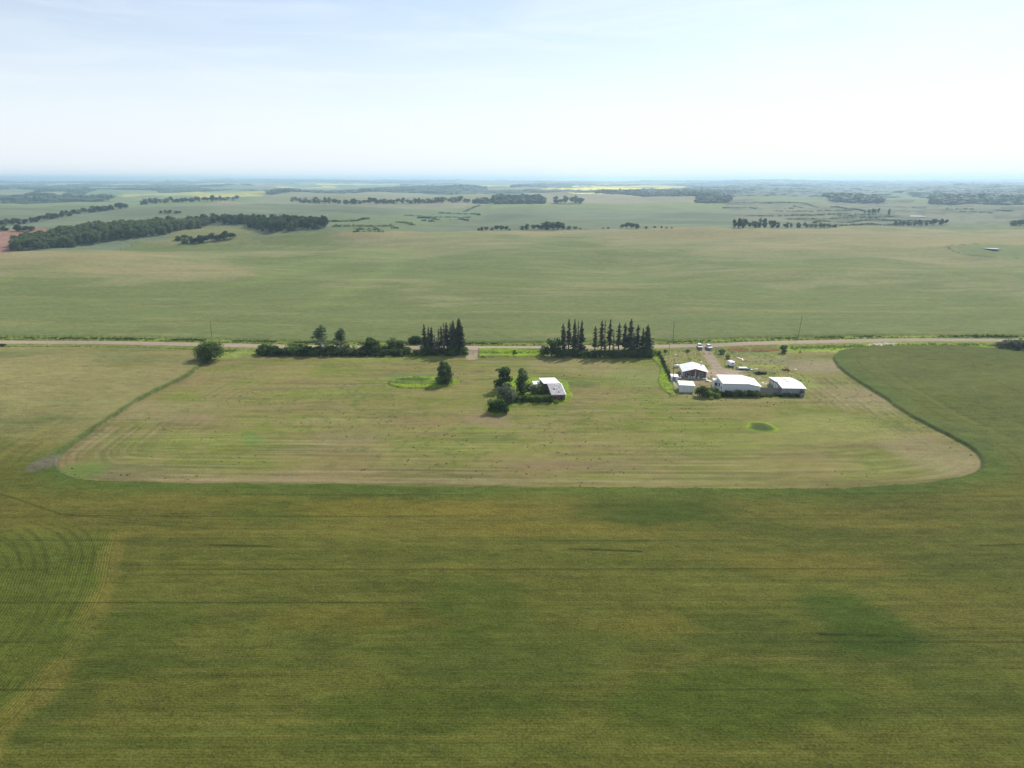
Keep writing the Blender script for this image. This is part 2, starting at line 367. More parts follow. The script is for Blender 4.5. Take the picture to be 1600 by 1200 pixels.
def build_ground():
    # angles: fine in the field of view, coarse behind; rows spaced so faces stay small and even
    fine = np.radians(np.arange(-46, 46.001, 0.062))
    co = np.radians(np.concatenate([np.arange(-180, -46, 2.0)]))
    co2 = np.radians(np.arange(48, 180.001, 2.0))
    A = np.concatenate([co, fine, co2])
    dep = np.radians(np.concatenate([np.linspace(80, 47, 14)[:-1], np.arange(47, 2.0, -0.05), np.arange(2.0, 0.125, -0.02)]))
    D = CAM_H/np.tan(dep)
    D = np.concatenate([[0.5], D, np.array([36000., 40000.])])
    AA, DD = np.meshgrid(A, D)
    X = (np.sin(AA)*DD).ravel(); Y = (np.cos(AA)*DD).ravel()
    nA, nD = len(A), len(D)
    n = len(X)
    near = (np.hypot(X, Y) < 700)
    Z = H(X, Y)
    # distances
    dR = np.full(n, 999.); m = (Y > 250) & (Y < 400)
    dR[m] = dist_line(X[m], Y[m], ROADP)
    ry = np.interp(X, ROADP[:, 0], ROADP[:, 1])
    north = Y > ry
    dH = sdf(X, Y, HAYP, 120)
    D_ = {k: sdf(X, Y, p, 25) for k, p in REG.items()}
    dD = np.full(n, 999.); m = (Y > 230) & (Y < 330) & (X > 60) & (X < 130); dD[m] = dist_line(X[m], Y[m], DRIVE)
    dD2 = np.full(n, 999.); m = (Y > 280) & (Y < 330) & (X > -50) & (X < 10); dD2[m] = dist_line(X[m], Y[m], DRIVE2)
    edgeN = np.interp(X, NEDGE[:, 0], NEDGE[:, 1])
    wob = fbm(X/6, Y/6, 2, 3)*1.0
    # ---- masks
    road = ss(3.4, 2.9, dR + .3*wob)
    edge_n = .45*fbm(X/2.5, Y/2.5, 2, 17)+.8*fbm(X/14, Y/14, 2, 19)
    hay = ss(.25, -.25, dH + .35*wob + edge_n)
    vergeN = ss(13.0, 12.3, dR + .6*wob)*north
    bR = 11 + 7*ss(20, 160, X)*ss(420, 240, X) + 14*ss(-160, -130, X)*ss(0, -20, X)*0   # south verge width
    corr = (D_['corr'] + .5*wob < 0) & (~north) & (dH > 0)
    vergeS = np.maximum(ss(bR*0+8.4, 7.8, dR + .6*wob), corr)*(~north)
    crop = (1-hay)*(1-np.maximum(vergeN, vergeS))
    # corridor above the hay field between it and the road is verge
    crop = np.where(corr, 0, crop)
    far = ss(-4, 4, Y-edgeN)
    crop_h = crop*(1-far)
    isl = ss(.3, -.3, D_['island'] + .2*wob); mnd = ss(.4, -.4, D_['mound']); hg = ss(.6, -.6, D_['housegrass'] + 1.0*wob)
    v1 = ss(.3, -.3, D_['verge1']); wd = ss(.3, -.3, D_['wedge']+.3*wob); yd = ss(1.2, -1.2, D_['yard'] + 1.5*wob)
    Z = Z + .85*crop_h + .5*isl + .45*hg + .55*v1 + .45*wd*(1-yd) + .22*yd*(.6+.6*fbm(X/3, Y/3, 2, 8))
    Z = Z + mnd*(1.3*ss(0, -6, D_['mound'])) + .5*ss(2, -4, D_['hump'])
    lump = fbm(X/1.1, Y/1.1, 2, 44)
    rough = np.clip(isl+hg+v1+wd+yd*.6+np.maximum(vergeN, vergeS)*(1-road)*.7, 0, 1)
    Z = Z + rough*lump*.22*near
    Z = Z + near*crop_h*(.10*fbm(X/2.2, Y/1.2, 2, 9))
    # road crown and ditches
    Z = Z + .55*ss(6.5, 3.4, dR) - .45*np.exp(-((dR-8.5)/1.8)**2)
    # ---- colours (albedo)
    def c(*v): return np.array(v, dtype=np.float64)
    C = np.zeros((n, 3))
    def mixc(col, m):
        m = np.asarray(m, dtype=np.float64)
        if m.ndim == 0: m = np.full(n, float(m))
        C[:] = C*(1-m[:, None]) + np.asarray(col)*m[:, None]
    g = c(.086, .093, .019); yb = c(.130, .112, .026); gd = c(.053, .071, .014)
    s1 = fbm(X/70, Y/24, 4, 50); s2 = fbm(X/34, Y/3.0, 3, 60); s3 = fbm(X/120, Y/1.6, 2, 70)
    C[:] = g
    mixc(yb, ss(-.28, .42, s1*1.1+s2*.15+.15*fbm(X/3, Y/2, 3, 57))*.72)
    mixc(gd, ss(.02, .42, -fbm(X/45, Y/22, 3, 55)+.25*s2)*.75)
    mixc(yb*1.2, ss(.30, .6, s2+.2*s3)*.18)
    mixc(gd*.8, ss(.42, .6, s3)*.40*ss(330, 200, Y))
    s4 = fbm(X/50, Y/.55, 2, 75); mixc(yb*1.15, ss(.15, .6, s4)*.22*ss(260, 150, Y)); mixc(gd*.75, ss(.15, .6, -s4)*.30*ss(260, 150, Y))
    # right and left side crops are wrapped round the hay field: rows follow its edge
    wrap = ss(45, 20, dH)*(dH < 900)*(1-hay)
    sr = vnoise(dH/2.2, fbm(X/40, Y/40, 1, 3)*.5, 80)
    mixc(gd*1.0, wrap*ss(.1, .8, sr)*.45)
    mixc(c(.068, .100, .020), ss(9, 2, dH + 2*wob)*(1-hay)*(~corr)*.75)
    mixc(yb*1.08, ss(.2, .6, fbm(X/38, Y/30, 3, 91))*((X < -60) | (X > 90))*ss(165, 200, Y)*.5)
    for dl in (9.0, 17.5, 29.0, 52.0):
        mixc(gd*.75, ss(.55, .15, np.abs(dH-dl)+.3*wob)*((X < -100) | (X > 105))*(Y > 175)*.55*(1-hay)*(~corr))
    mixc(yb*1.25, ss(1.4, .4, np.abs(dH-15.0)+.4*wob)*((X < -100) | (X > 105))*(Y > 175)*.5*(1-hay)*(~corr))
    mixc(c(.082, .108, .032), ss(100, 135, X)*ss(170, 190, Y)*(.35+.3*ss(-.3, .3, s1)))
    # headland at lower left
    hl = dist_line(X, Y, HEADL); hxi = np.interp(Y, HEADL[::-1, 1], HEADL[::-1, 0])
    left = (X < hxi) & (Y < HEADL[:, 1].max()+4)
    hls = ss(-1, 1, (hxi-X))*ss(HEADL[:, 1].max()+5, HEADL[:, 1].max()-3, Y)
    mixc(c(.078, .098, .016), hls*.6)
    mixc(yb*1.15, ss(3.6, 1.0, hl + 2.2*fbm(X/4, Y/4, 3, 12))*.55*ss(HEADL[:, 1].max()+3, HEADL[:, 1].max()-2, Y))
    for dl, am in ((7, .16), (9.2, .16), (24, .22), (26.2, .18)):
        mixc(gd*.7, ss(.42, .12, np.abs(hl-dl)+.25*wob)*hls*am)
    brk = ss(-.5, .3, fbm(X/9, Y/9, 2, 33))
    for TP in TRACKS:
        m = (Y > 80) & (Y < 175) & (X < 0); dd = np.full(n, 999.); dd[m] = dist_line(X[m], Y[m], TP)
        mixc(gd*.65, ss(.5, .15, dd+.25*wob)*.6*brk*.7); mixc(gd*.72, ss(.5, .15, np.abs(dd-2.1)+.25*wob)*.5*brk)
    for k, a in (('bigpatch', .7), ('midpatch', .45)):
        mixc(c(.036, .066, .010), ss(4.5, -3, D_[k]+6*fbm(X/11, Y/6, 3, 5)*(D_[k] < 99))*a)
    for (px, py, rx, ry_, col, a) in ((500, 800, 26, 7, (.052, .078, .012), .55), (750, 950, 12, 10, (.050, .076, .012), .5), (1160, 1100, 22, 7, (.046, .072, .011), .65), (700, 1120, 20, 5, (.048, .072, .011), .5), (640, 800, 34, 5, (.150, .120, .024), .5),
                                      (1270, 885, 26, 5, (.145, .118, .026), .5), (870, 830, 30, 4, (.150, .122, .024), .5), (1010, 985, 12, 5, (.13, .11, .022), .4), (240, 1000, 18, 9, (.050, .074, .012), .5), (1500, 880, 22, 8, (.072, .084, .018), .5), (560, 975, 16, 5, (.125, .105, .02), .4)):
        cx, cy = pix(px, py)[:2]
        q = ((X-cx)/rx)**2+((Y-cy)/ry_)**2 + 1.2*fbm(X/12, Y/7, 3, px)
        mixc(c(*col), ss(1.3, .2, q)*a)
    lm = ss(-20, -110, X)*ss(170, 215, Y)
    mixc(c(.225, .200, .085), lm*ss(-.7, .2, s1+.3*s2)*.85); mixc(c(.125, .155, .060), lm*ss(-.1, .35, -s1+.3*s2)*.7)
    # thin tramlines
    tl = np.abs(((Y + 2.0*fbm(X/160, Y/160, 1, 4)) % 11.5)-5.7)
    mixc(gd*.62, ss(.38, .1, tl)*ss(.05, .5, fbm(X/60, np.floor((Y+2)/11.5)*7.3, 2, 15)+.15)*.7*(Y < 175))
    for (pa, pb, w_, am) in (((890, 863), (1000, 867), .5, .9), ((330, 857), (425, 859), .45, .75), ((1530, 858), (1600, 856), .5, .7), ((1280, 998), (1400, 1000), .4, .7), ((0, 776), (95, 808), .6, .5), ((95, 808), (250, 822), .6, .4), ((0, 560+40), (100, 578), .5, .3)):
        LP = P2([pa, pb]); m = (np.abs(Y-LP[:, 1].mean()) < 40)
        dd = np.full(n, 999.); dd[m] = dist_line(X[m], Y[m], LP)
        mixc(gd*.5, ss(w_, w_*.3, dd+.15*wob)*am)
    # north field
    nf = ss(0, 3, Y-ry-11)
    t1 = .8*fbm(X/300, Y/190, 2, 11) + .55*fbm(X/85, Y/75, 3, 120); t2 = fbm(X/60+.6*vnoise(X/90, Y/60, 4), Y/13, 3, 130)  # crop tone tied to relief, slope shading put into colour: tan highs, green lows
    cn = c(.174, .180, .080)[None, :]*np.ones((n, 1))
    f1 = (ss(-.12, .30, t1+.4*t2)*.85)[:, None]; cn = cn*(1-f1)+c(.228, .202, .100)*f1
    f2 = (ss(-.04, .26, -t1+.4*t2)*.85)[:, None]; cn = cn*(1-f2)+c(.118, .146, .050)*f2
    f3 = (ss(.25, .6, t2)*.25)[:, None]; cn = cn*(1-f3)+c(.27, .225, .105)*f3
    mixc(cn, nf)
    for i, sw in enumerate(SWALES):
        m = (Y > 350) & (Y < 1000) & (X < 100) & (X > -700)
        dd = np.full(n, 999.); dd[m] = dist_line(X[m], Y[m], sw)
        mixc(c(.155, .20, .06), ss(16, 1, dd + 8*fbm(X/25, Y/25, 2, 66))*.40)
        
    # mown hay field
    h1 = fbm(X/26, Y/16, 4, 200); h2 = fbm(X/22, Y/2.4, 3, 210); h3 = fbm(X/5, Y/4, 3, 220)
    din = -dH
    rr = vnoise(din/.85, fbm(X/30, Y/30, 1, 2)*.7, 230)
    hc = c(.196, .182, .060)[None, :]*np.ones((n, 1))
    def hm(col, m):
        nonlocal hc
        hc = hc*(1-m[:, None])+np.asarray(col)*m[:, None]
    hm(c(.145, .172, .034), ss(-.1, .4, h1+.4*h3)*.8)
    hm(c(.20, .150, .070), ss(.05, .45, -h1+.4*h2)*.55)
    hm(c(.205, .145, .075), ss(18, 3, din+8*h1)*ss(220, 175, Y)*.5 + ss(14, 3, din+5*h1)*(X < -60)*.4)
    edg = ss(45, 15, din + 6*h1)*(Y < 262)*ss(-.45, .25, fbm(X/18, Y/9, 3, 232))
    hm(c(.125, .105, .055), edg*ss(.05, .4, rr)*.5)
    hm(c(.265, .235, .125), edg*ss(.1, .5, -rr)*.4)
    hm(c(.11, .115, .04), ss(.05, .4, h2)*.45)
    hm(c(.29, .25, .15), ss(.25, .5, fbm(X/60, Y/.9, 2, 245))*.30)
    hm(c(.27, .30, .085), ss(.3, .7, fbm(X/40, Y/1.3, 3, 240))*.35)
    hm(c(.085, .12, .035), ss(.25, .5, fbm(X/2.2, Y/2.2, 3, 250))*ss(-.2, .4, fbm(X/30, Y/30, 2, 260)+.1)*.45)
    for (px, py, rx, ry_, col, a) in ((900, 727, 20, 4, (.20, .15, .085), .55), (770, 652, 9, 9, (.23, .16, .11), .5), (560, 680, 14, 7, (.19, .165, .085), .4), (910, 575, 26, 14, (.25, .20, .11), .4),
                                      (1480, 720, 16, 20, (.26, .22, .12), .5), (1270, 570, 22, 14, (.25, .205, .13), .7), (1390, 620, 22, 22, (.25, .21, .12), .45), (240, 640, 30, 12, (.25, .20, .11), .4),
                                      (200, 735, 20, 6, (.14, .14, .06), .6), (125, 735, 8, 8, (.115, .16, .04), .85), (1130, 690, 30, 8, (.20, .22, .06), .4), (1000, 590, 18, 16, (.17, .215, .065), .5),
                                      (650, 587, 16, 3.2, (.115, .16, .06), .75), (1290, 665, 24, 14, (.24, .26, .075), .5), (600, 562, 30, 4, (.19, .25, .05), .5)):
        cx, cy = pix(px, py)[:2]
        q = ((X-cx)/rx)**2+((Y-cy)/ry_)**2 + .8*h1
        hm(c(*col), ss(1.3, .3, q)*a)
    hm(c(.10, .19, .04), ss(2, -3, D_['greenpatch']+5*fbm(X/4, Y/3, 3, 5)*(D_['greenpatch'] < 99))*.5)
    hm(c(.085, .12, .035), ss(1.5, -3, D_['hump']+2*wob)*.75)
    mixc(hc*.92, hay)
    side = ((X < -95) | (X > 100)) & (Y > 165) & (Y < 292)
    mixc(c(.072, .110, .030), ss(1.1, .2, np.abs(dH-.7)+.5*wob)*side*(X < 0)*.75)
    mixc(c(.062, .085, .028), ss(.9, .3, np.abs(dH)+.2*wob)*side*.8)
    # unmown lush grass
    lush = c(.175, .25, .024); ln = fbm(X/4, Y/3, 3, 300)
    lushc = lush[None, :]*(1+.35*ln[:, None])
    lushc = lushc*(1-(ss(.1, .6, fbm(X/9, Y/4, 2, 310))*.6)[:, None]) + c(.10, .15, .035)*(ss(.1, .6, fbm(X/9, Y/4, 2, 310))*.6)[:, None]
    vS = vergeS; vg = c(.165, .20, .048)[None, :]*(1+.3*ln[:, None])
    mixc(vg, np.maximum(vergeN, np.maximum(vergeS, corr))*(1-hay))
    mixc(c(.20, .26, .05)[None, :]*(1+.3*ln[:, None]), ((X > 125) & corr)*.8)
    mixc(c(.13, .095, .05), ss(1.3, .4, np.abs(dR-4.9)+.4*wob)*.75*north)  # far shoulder: brown earth with the shade of the bank painted in
    mixc(c(.22, .17, .09), ss(1.3, .4, np.abs(dR-4.8)+.4*wob)*.5*(~north))
    for k, a in (('island', isl), ('hg', hg), ('v1', v1), ('wd', wd)): mixc(lushc, a*.92)
    # grey dead stems in the middle of the island, damp hollow behind
    cx, cy = pix(655, 599)[:2]; mixc(c(.075, .10, .035), ss(1.3, .5, ((X-cx)/13)**2+((Y-cy)/3.0)**2)*.6)
    cx, cy = pix(646, 594)[:2]; mixc(c(.05, .075, .025), ss(1.2, .4, ((X-cx)/8)**2+((Y-cy)/2.4)**2)*.85)
    mixc(c(.17, .25, .03), mnd*.9); mixc(c(.065, .085, .032), ss(-.8, -2.6, D_['mound']+wob)*.9)
    # farmyard
    y1 = fbm(X/7, Y/5, 4, 400)
    yc = c(.20, .205, .065)[None, :]*np.ones((n, 1))
    k1 = (ss(-.1, .4, y1)*.7)[:, None]; yc = yc*(1-k1)+c(.24, .19, .10)*k1
    k2 = (ss(.1, .5, -y1)*.7)[:, None]; yc = yc*(1-k2)+c(.13, .17, .05)*k2
    mixc(yc, yd*.92)
    for (px, py, rx, ry_, col, a) in ((1085, 600, 7, 5, (.28, .20, .13), .8), (1125, 583, 12, 7, (.36, .28, .21), .85), (1185, 570, 10, 6, (.24, .26, .05), .6), (1188, 583, 8, 3, (.09, .13, .045), .8), (1160, 553, 22, 5, (.13, .17, .07), .5),
                                      (1170, 591, 7, 3, (.30, .25, .15), .6), (1200, 566, 12, 5, (.17, .16, .11), .6), (1258, 597, 6, 8, (.20, .24, .06), .6), (1195, 600, 6, 3, (.36, .30, .2), .5)):
        cx, cy = pix(px, py)[:2]
        q = ((X-cx)/rx)**2+((Y-cy)/ry_)**2 + .8*y1
        mixc(c(*col), ss(1.3, .3, q)*a)
    # driveways and road
    gr = c(.285, .225, .172)[None, :]*(1+.12*fbm(X/8, Y/1.2, 3, 500)[:, None])
    w1 = 2.3
    dr = ss(w1+.3, w1-.3, dD+.4*wob); track = ss(.5, .2, np.abs(dD-1.0)+.25*wob)
    mixc(c(.30, .24, .18), dr*.85); mixc(gr*1.02, track*.9*dr)
    dr2 = ss(2.9, 2.4, dD2+.4*wob)*((Y > 284)*1.0); track2 = ss(.6, .2, np.abs(dD2-1.1)+.2*wob)
    mixc(c(.27, .225, .15), dr2*.85); mixc(gr, track2*.9*dr2)
    mixc(gr, road); mixc(c(.33, .265, .205), road*ss(1.0, .5, np.abs(np.abs(dR)-1.6))*.5)
    cx, cy = pix(1383, 538.5)[:2]; mixc(c(.55, .5, .43), ss(1.1, .6, ((X-cx)/8)**2+((Y-cy)/2.5)**2+.3*wob)*.85)
    # bare heap at the corner of the hay field
    cx, cy = pix(68, 729)[:2]; mixc(c(.125, .105, .085), ss(1.1, .5, ((X-cx)/3.6)**2+((Y-cy)/6)**2+.5*wob)*.7)
    # ---- far farmland quilt
    fx = X + 120*vnoise(X/900, Y/900, 5); fy = Y
    ci = np.floor(fx/820).astype(int); cj = np.floor(fy/(560+0*fx)).astype(int)
    rnd = TAB[(ci*7+cj*131) & 511, (cj*17+ci*57) & 511]; rnd2 = TAB[(ci*11+cj*31+77) & 511, (cj*7+ci*5+9) & 511]
    pal = np.array([(.125, .170, .070), (.155, .190, .085), (.18, .20, .10), (.14, .155, .075), (.11, .15, .07), (.22, .20, .12), (.52, .45, .06), (.16, .185, .07)])
    fc = pal[np.minimum((rnd*8).astype(int), 7)]
    iscan = ((rnd*8).astype(int) == 6) & ((np.hypot(X, Y) < 6000) | (rnd2 < .4)); fc[iscan] = pal[1]
    midf = c(.130, .155, .092)[None, :]*(1+.25*fbm(X/200, Y/70, 3, 600)[:, None])
    fm = ss(1700, 2300, Y+200*rnd2)[:, None]; fc = midf*(1-fm)+fc*fm
    fc = fc*(1+.18*fbm(X/260, Y/100, 3, 610)[:, None])
    mixc(fc, far)
    mixc(c(.27, .15, .11), ss(4, -4, D_['rednook'])*far*.95)
    def fpoly(pts, col, a=.9):
        P = P2(pts); mixc(np.asarray(col), inside(X, Y, P)*a)
    fpoly([(845, 296), (900, 294), (985, 294), (1082, 294), (1080, 299), (985, 300.5), (940, 303), (890, 301), (845, 299.5)], (.72, .60, .07), 1.0)
    fpoly([(182, 306), (300, 299), (420, 299), (400, 304), (260, 306)], (.40, .38, .10), .7)
    fpoly([(425, 299), (520, 297), (525, 301), (430, 302)], (.50, .45, .10), .8)
    fpoly([(395, 302), (760, 300), (765, 311), (560, 313), (400, 316)], (.21, .20, .11), .7)
    fpoly([(1130, 312), (1330, 310), (1500, 318), (1620, 328), (1620, 348), (1450, 350), (1250, 352), (1150, 345)], (.17, .165, .10), .75)
    mq = inside(X, Y, P2([(1130, 314), (1330, 310), (1500, 318), (1640, 324), (1640, 350), (1450, 350), (1250, 352), (1150, 345)]))
    mixc(c(.065, .075, .045), mq*ss(.0, .35, fbm(X/140, Y/22, 3, 640))*.75)
    fpoly([(500, 340), (620, 331), (770, 316), (760, 335), (690, 352), (600, 364), (520, 363)], (.13, .165, .075), .7)
    fpoly([(1160, 306), (1270, 300), (1300, 316), (1180, 318)], (.16, .19, .09), .8)
    mixc(c(.036, .048, .024), ss(.26, .32, forest(X, Y))*(np.hypot(X, Y) > 2300)*.93)
    for WP in WOODS: mixc(c(.040, .052, .026), inside(X, Y, P2(WP))*.95)
    for q in ([(560, 296), (700, 295), (720, 297), (600, 298)], [(430, 292), (520, 291), (530, 293), (440, 294)], [(300, 306), (420, 303), (410, 305), (310, 308)], [(700, 289), (830, 288.5), (820, 290), (700, 290.5)],
              [(960, 291), (1040, 290.5), (1040, 292), (960, 292.5)], [(1240, 291), (1330, 291), (1330, 292), (1240, 292.5)], [(1540, 297), (1620, 296), (1620, 298), (1545, 298.5)]):
        fpoly(q, (.48, .42, .08), .85)
    # grassy hollow with bushes below the left wood
    fpoly([(262, 374), (290, 358), (330, 353), (385, 356), (405, 366), (370, 384), (300, 384)], (.16, .165, .065), .85)
    # dugout with green banks on the right
    cx, cy = pix(1552, 391)[:2]
    q = ((X-cx)/44)**2+((Y-cy)/36)**2 + .25*fbm(X/20, Y/16, 2, 9)
    mixc(c(.13, .17, .065), ss(1.2, .6, q)*.75)
    mixc(c(.065, .10, .045), ss(.12, .02, np.abs(q-1.05)+.03*wob)*.85)
    # ---- parameters for the surface shader
    row = Y.copy(); row = np.where(left, hl, row)
    row = np.where((dH < 22) & (dH > 0) & ((X > 90) | (X < -90)), dH, row)
    amt = np.where(crop > .5, .10, .03)*near*ss(280, 120, np.hypot(X, Y))
    amt = amt*(1+1.6*left)
    grain = np.where(crop > .5, .60, .42)*np.ones(n)
    grain = np.where(road > .5, .12, grain); grain = np.where(rough > .5, .48, grain)
    grain = grain*ss(4000, 500, np.hypot(X, Y)) + .10
    C[:] = np.clip(C, .01, .9)
    # ---- faces
    idx = np.arange(n).reshape(nD, nA)
    a = idx[:-1, :-1].ravel(); b = idx[:-1, 1:].ravel(); c_ = idx[1:, 1:].ravel(); d = idx[1:, :-1].ravel()
    Fq = np.stack([a, b, c_, d], 1)[:, ::-1]
    lab = np.zeros(n, int)                            # 0 ground
    lab[(nf > .5) & (far < .5) & (Y < edgeN)] = 4
    lab[(crop > .5) & (~north)] = 3
    lab[hay > .5] = 2
    lab[(yd > .5)] = 0
    lab[(dr > .5) | (dr2 > .5)] = 5
    lab[road > .5] = 1
    fl = lab[Fq[:, 0]]
    names = {0: 'ground', 1: 'road', 2: 'hay_field', 3: 'crop_field', 4: 'north_field', 5: 'driveway'}
    V = np.stack([X, Y, Z], 1)
    par = np.stack([row, amt, grain], 1)
    for k, nm in names.items():
        f = Fq[fl == k]
        if not len(f): continue
        u, inv = np.unique(f.ravel(), return_inverse=True)
        me = mesh_np(nm, V[u], inv.reshape(-1, 4), True)
        at = me.attributes.new('tint', 'FLOAT_COLOR', 'POINT')
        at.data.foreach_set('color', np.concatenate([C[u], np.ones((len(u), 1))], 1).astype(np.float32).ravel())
        at = me.attributes.new('par', 'FLOAT_VECTOR', 'POINT'); at.data.foreach_set('vector', par[u].astype(np.float32).ravel())
        tag(link(nm, me, M['field']), kind='structure')
build_ground()

# ------------------------------------------------------------------ vegetation
def leaf_quads(C, size, r, flat_=0.0):
    n = len(C)
    u = r.normal(size=(n, 3)); u[:, 2] *= (1-flat_); u /= np.linalg.norm(u, axis=1)[:, None]
    w = r.normal(size=(n, 3)); w -= (w*u).sum(1)[:, None]*u; w /= np.linalg.norm(w, axis=1)[:, None]
    s = size*(.6+.8*r.random(n))[:, None]
    V = np.stack([C-u*s-w*s*.55, C+u*s*.2-w*s, C+u*s+w*s*.55, C-u*s*.2+w*s], 1).reshape(-1, 3)
    return V, np.arange(4*n).reshape(-1, 4)
def crown_mesh(name, seed, h, w, base, nclump, nleaf, leaf, taper=0.0, mat='leaf', sparse=0.0):
    r = np.random.default_rng(seed)
    pts = []; cl = []
    for i in range(nclump):
        t = r.random()**(1.2 if taper else .85)
        z = base+(h-base)*(.08+.86*t)
        prof = math.sin(math.pi*min(1, .18+.74*t))**.6 if taper == 0 else (1-t*taper)**.7*min(1, .6+2.2*t)
        rad = w/2*prof*math.sqrt(r.random())*.95
        a = r.random()*2*math.pi
        cr_ = (.13+.15*r.random())*w*(1-.45*taper*t)
        cx, cy = rad*math.cos(a), rad*math.sin(a)
        cl.append((cx, cy, z, cr_))
        k = nleaf//nclump
        p = r.normal(size=(k, 3)); p /= np.linalg.norm(p, axis=1)[:, None]
        p *= (r.random(k)**(.38))[:, None]*cr_*(1+.3*r.random(k))[:, None]
        p[:, 2] *= .8
        pts.append(p+np.array([cx, cy, z]))
    P = np.concatenate(pts)
    P[:, 2] = np.clip(P[:, 2], base*.8, None)
    V, Fq = leaf_quads(P, leaf, r)
    return mesh_np(name, V, Fq), cl
def trunk_mesh(name, h, rad, cl, seed, n=7):
    r = random.Random(seed); mb = MB()
    top = (r.uniform(-.2, .2), r.uniform(-.2, .2), h*.8)
    mb.tube([(0, 0, -.3), (0, 0, h*.15), (top[0]*.5, top[1]*.5, h*.45), top], [rad*1.35, rad, rad*.7, rad*.2], n)
    for c in cl[:9]:
        z0 = min(max(.22*h, c[2]*.55), h*.6)
        mb.tube([(0, 0, z0), (c[0]*.5, c[1]*.5, (z0+c[2])*.52), (c[0], c[1], c[2])], [rad*.45, rad*.3, rad*.1], 5, False)
    me = bpy.data.meshes.new(name); me.from_pydata([tuple(v) for v in mb.v], [], mb.f); me.update()
    return me
TPL = {}
def tpl(key, seed, h, w, base, nclump, nleaf, leaf, taper, mat, bark='bark'):
    cm, cl = crown_mesh(key+'_crown', seed, h, w, base, nclump, nleaf, leaf, taper)
    cm.materials.append(M[mat])
    tm = trunk_mesh(key+'_trunk', h, .02*h+.05, cl, seed); tm.materials.append(M[bark])
    TPL[key] = (cm, tm)
for s in range(3):
    tpl(f'broad{s}', 10+s, 10, 8, 1.8, 22, 1500, .32, 0, 'leaf')
    tpl(f'shrub{s}', 20+s, 4, 4.6, .15, 20, 900, .24, 0, 'leaf_dark')
    tpl(f'poplar{s}', 30+s, 13, 5.4, .9, 38, 900, .34, .80, 'leaf_pale', 'palebark')
    tpl(f'green{s}', 40+s, 9, 5.5, .35, 30, 1300, .30, .62, 'leaf')
    tpl(f'bright{s}', 50+s, 3, 4.6, .1, 12, 1100, .2, 0, 'leaf_bright')
    tpl(f'willow{s}', 60+s, 5, 6, .4, 22, 900, .26, 0, 'leaf_grey')
    tpl(f'mixed{s}', 70+s, 5, 5, .3, 20, 900, .26, 0, 'leaf')
tpl('round', 80, 9.2, 10.4, 1.6, 60, 5200, .28, 0, 'leaf_dark')
tpl('cone', 84, 10.5, 6.8, .6, 34, 3600, .27, .80, 'leaf')
def spruce(key, seed, h, w, dens, mat, low=.12):
    r = np.random.default_rng(seed); P = []; V = []; Fq = []
    nlev = int(h*2.6); q = 0
    for i in range(nlev):
        t = low+(1-low)*i/nlev; z = h*t
        rad = w/2*(1-t)**.62*(.55+.8*r.random())*min(1, .55+t*2)
        nb = int(5+4*dens)
        for k in range(nb):
            if r.random() > dens*(0.55+.6*t): continue
            a = r.random()*2*math.pi; L = rad*(.6+.55*r.random())
            d = np.array([math.cos(a), math.sin(a), 0]); s = np.array([-d[1], d[0], 0])
            seg = 3; wd = .16+.20*L
            for j in range(seg):
                f0, f1 = j/seg, (j+1)/seg
                p0 = d*L*f0+np.array([0, 0, z-.35*L*f0**1.3]); p1 = d*L*f1+np.array([0, 0, z-.35*L*f1**1.3])
                w0 = wd*(1-.3*f0)*(.7+.6*r.random()); w1 = wd*(1-.75*f1)*(.7+.6*r.random())
                tw = np.array([0, 0, 1])*(r.random()-.5)*.5
                V += [p0-s*w0/1-tw*w0, p0+s*w0+tw*w0, p1+s*w1+tw*w1, p1-s*w1-tw*w1]
                Fq.append((q, q+1, q+2, q+3)); q += 4
                V += [p0+np.array([0, 0, .08]), p0-np.array([0, 0, wd*1.1]), p1-np.array([0, 0, wd*.7]), p1+np.array([0, 0, .04])]
                Fq.append((q, q+1, q+2, q+3)); q += 4
    cm = mesh_np(key+'_crown', np.array(V), np.array(Fq)); cm.materials.append(M[mat])
    mb = MB(); mb.tube([(0, 0, -.3), (0, 0, h*.5), (0, 0, h*.99)], [.2, .12, .015], 7)
    tm = bpy.data.meshes.new(key+'_trunk'); tm.from_pydata([tuple(v) for v in mb.v], [], mb.f); tm.materials.append(M['bark'])
    TPL[key] = (cm, tm)
for s in range(3):
    spruce(f'spruce{s}', 100+s, 16, 3.6, .95, 'needle')
    spruce(f'thinspruce{s}', 110+s, 16, 2.5, .60, 'needle', .3)
    spruce(f'deadspruce{s}', 120+s, 15, 2.0, .42, 'dead_needle', .1)
def measure(kind):
    me = TPL.get(kind+'0', TPL.get(kind))[0]; a = np.empty(len(me.vertices)*3, dtype=np.float32); me.vertices.foreach_get('co', a); a = a.reshape(-1, 3)
    return float(np.percentile(a[:, 0], 98)-np.percentile(a[:, 0], 2)), float(np.percentile(a[:, 2], 99.7))
HT = {'broad': 10, 'shrub': 4, 'poplar': 13, 'green': 9, 'bright': 3, 'willow': 5, 'mixed': 5, 'round': 9.2, 'cone': 10.5, 'spruce': 16, 'thinspruce': 16, 'deadspruce': 15}
WD = {'broad': 9, 'shrub': 5.6, 'poplar': 6.2, 'green': 6.4, 'bright': 5.4, 'willow': 7, 'mixed': 6, 'round': 11, 'cone': 7.6, 'spruce': 3.8, 'thinspruce': 2.8, 'deadspruce': 2.2}
for k_ in WD:
    WD[k_], HT[k_] = measure(k_)
    if 'spruce' in k_: WD[k_] *= 1.12
rnd = random.Random(3)
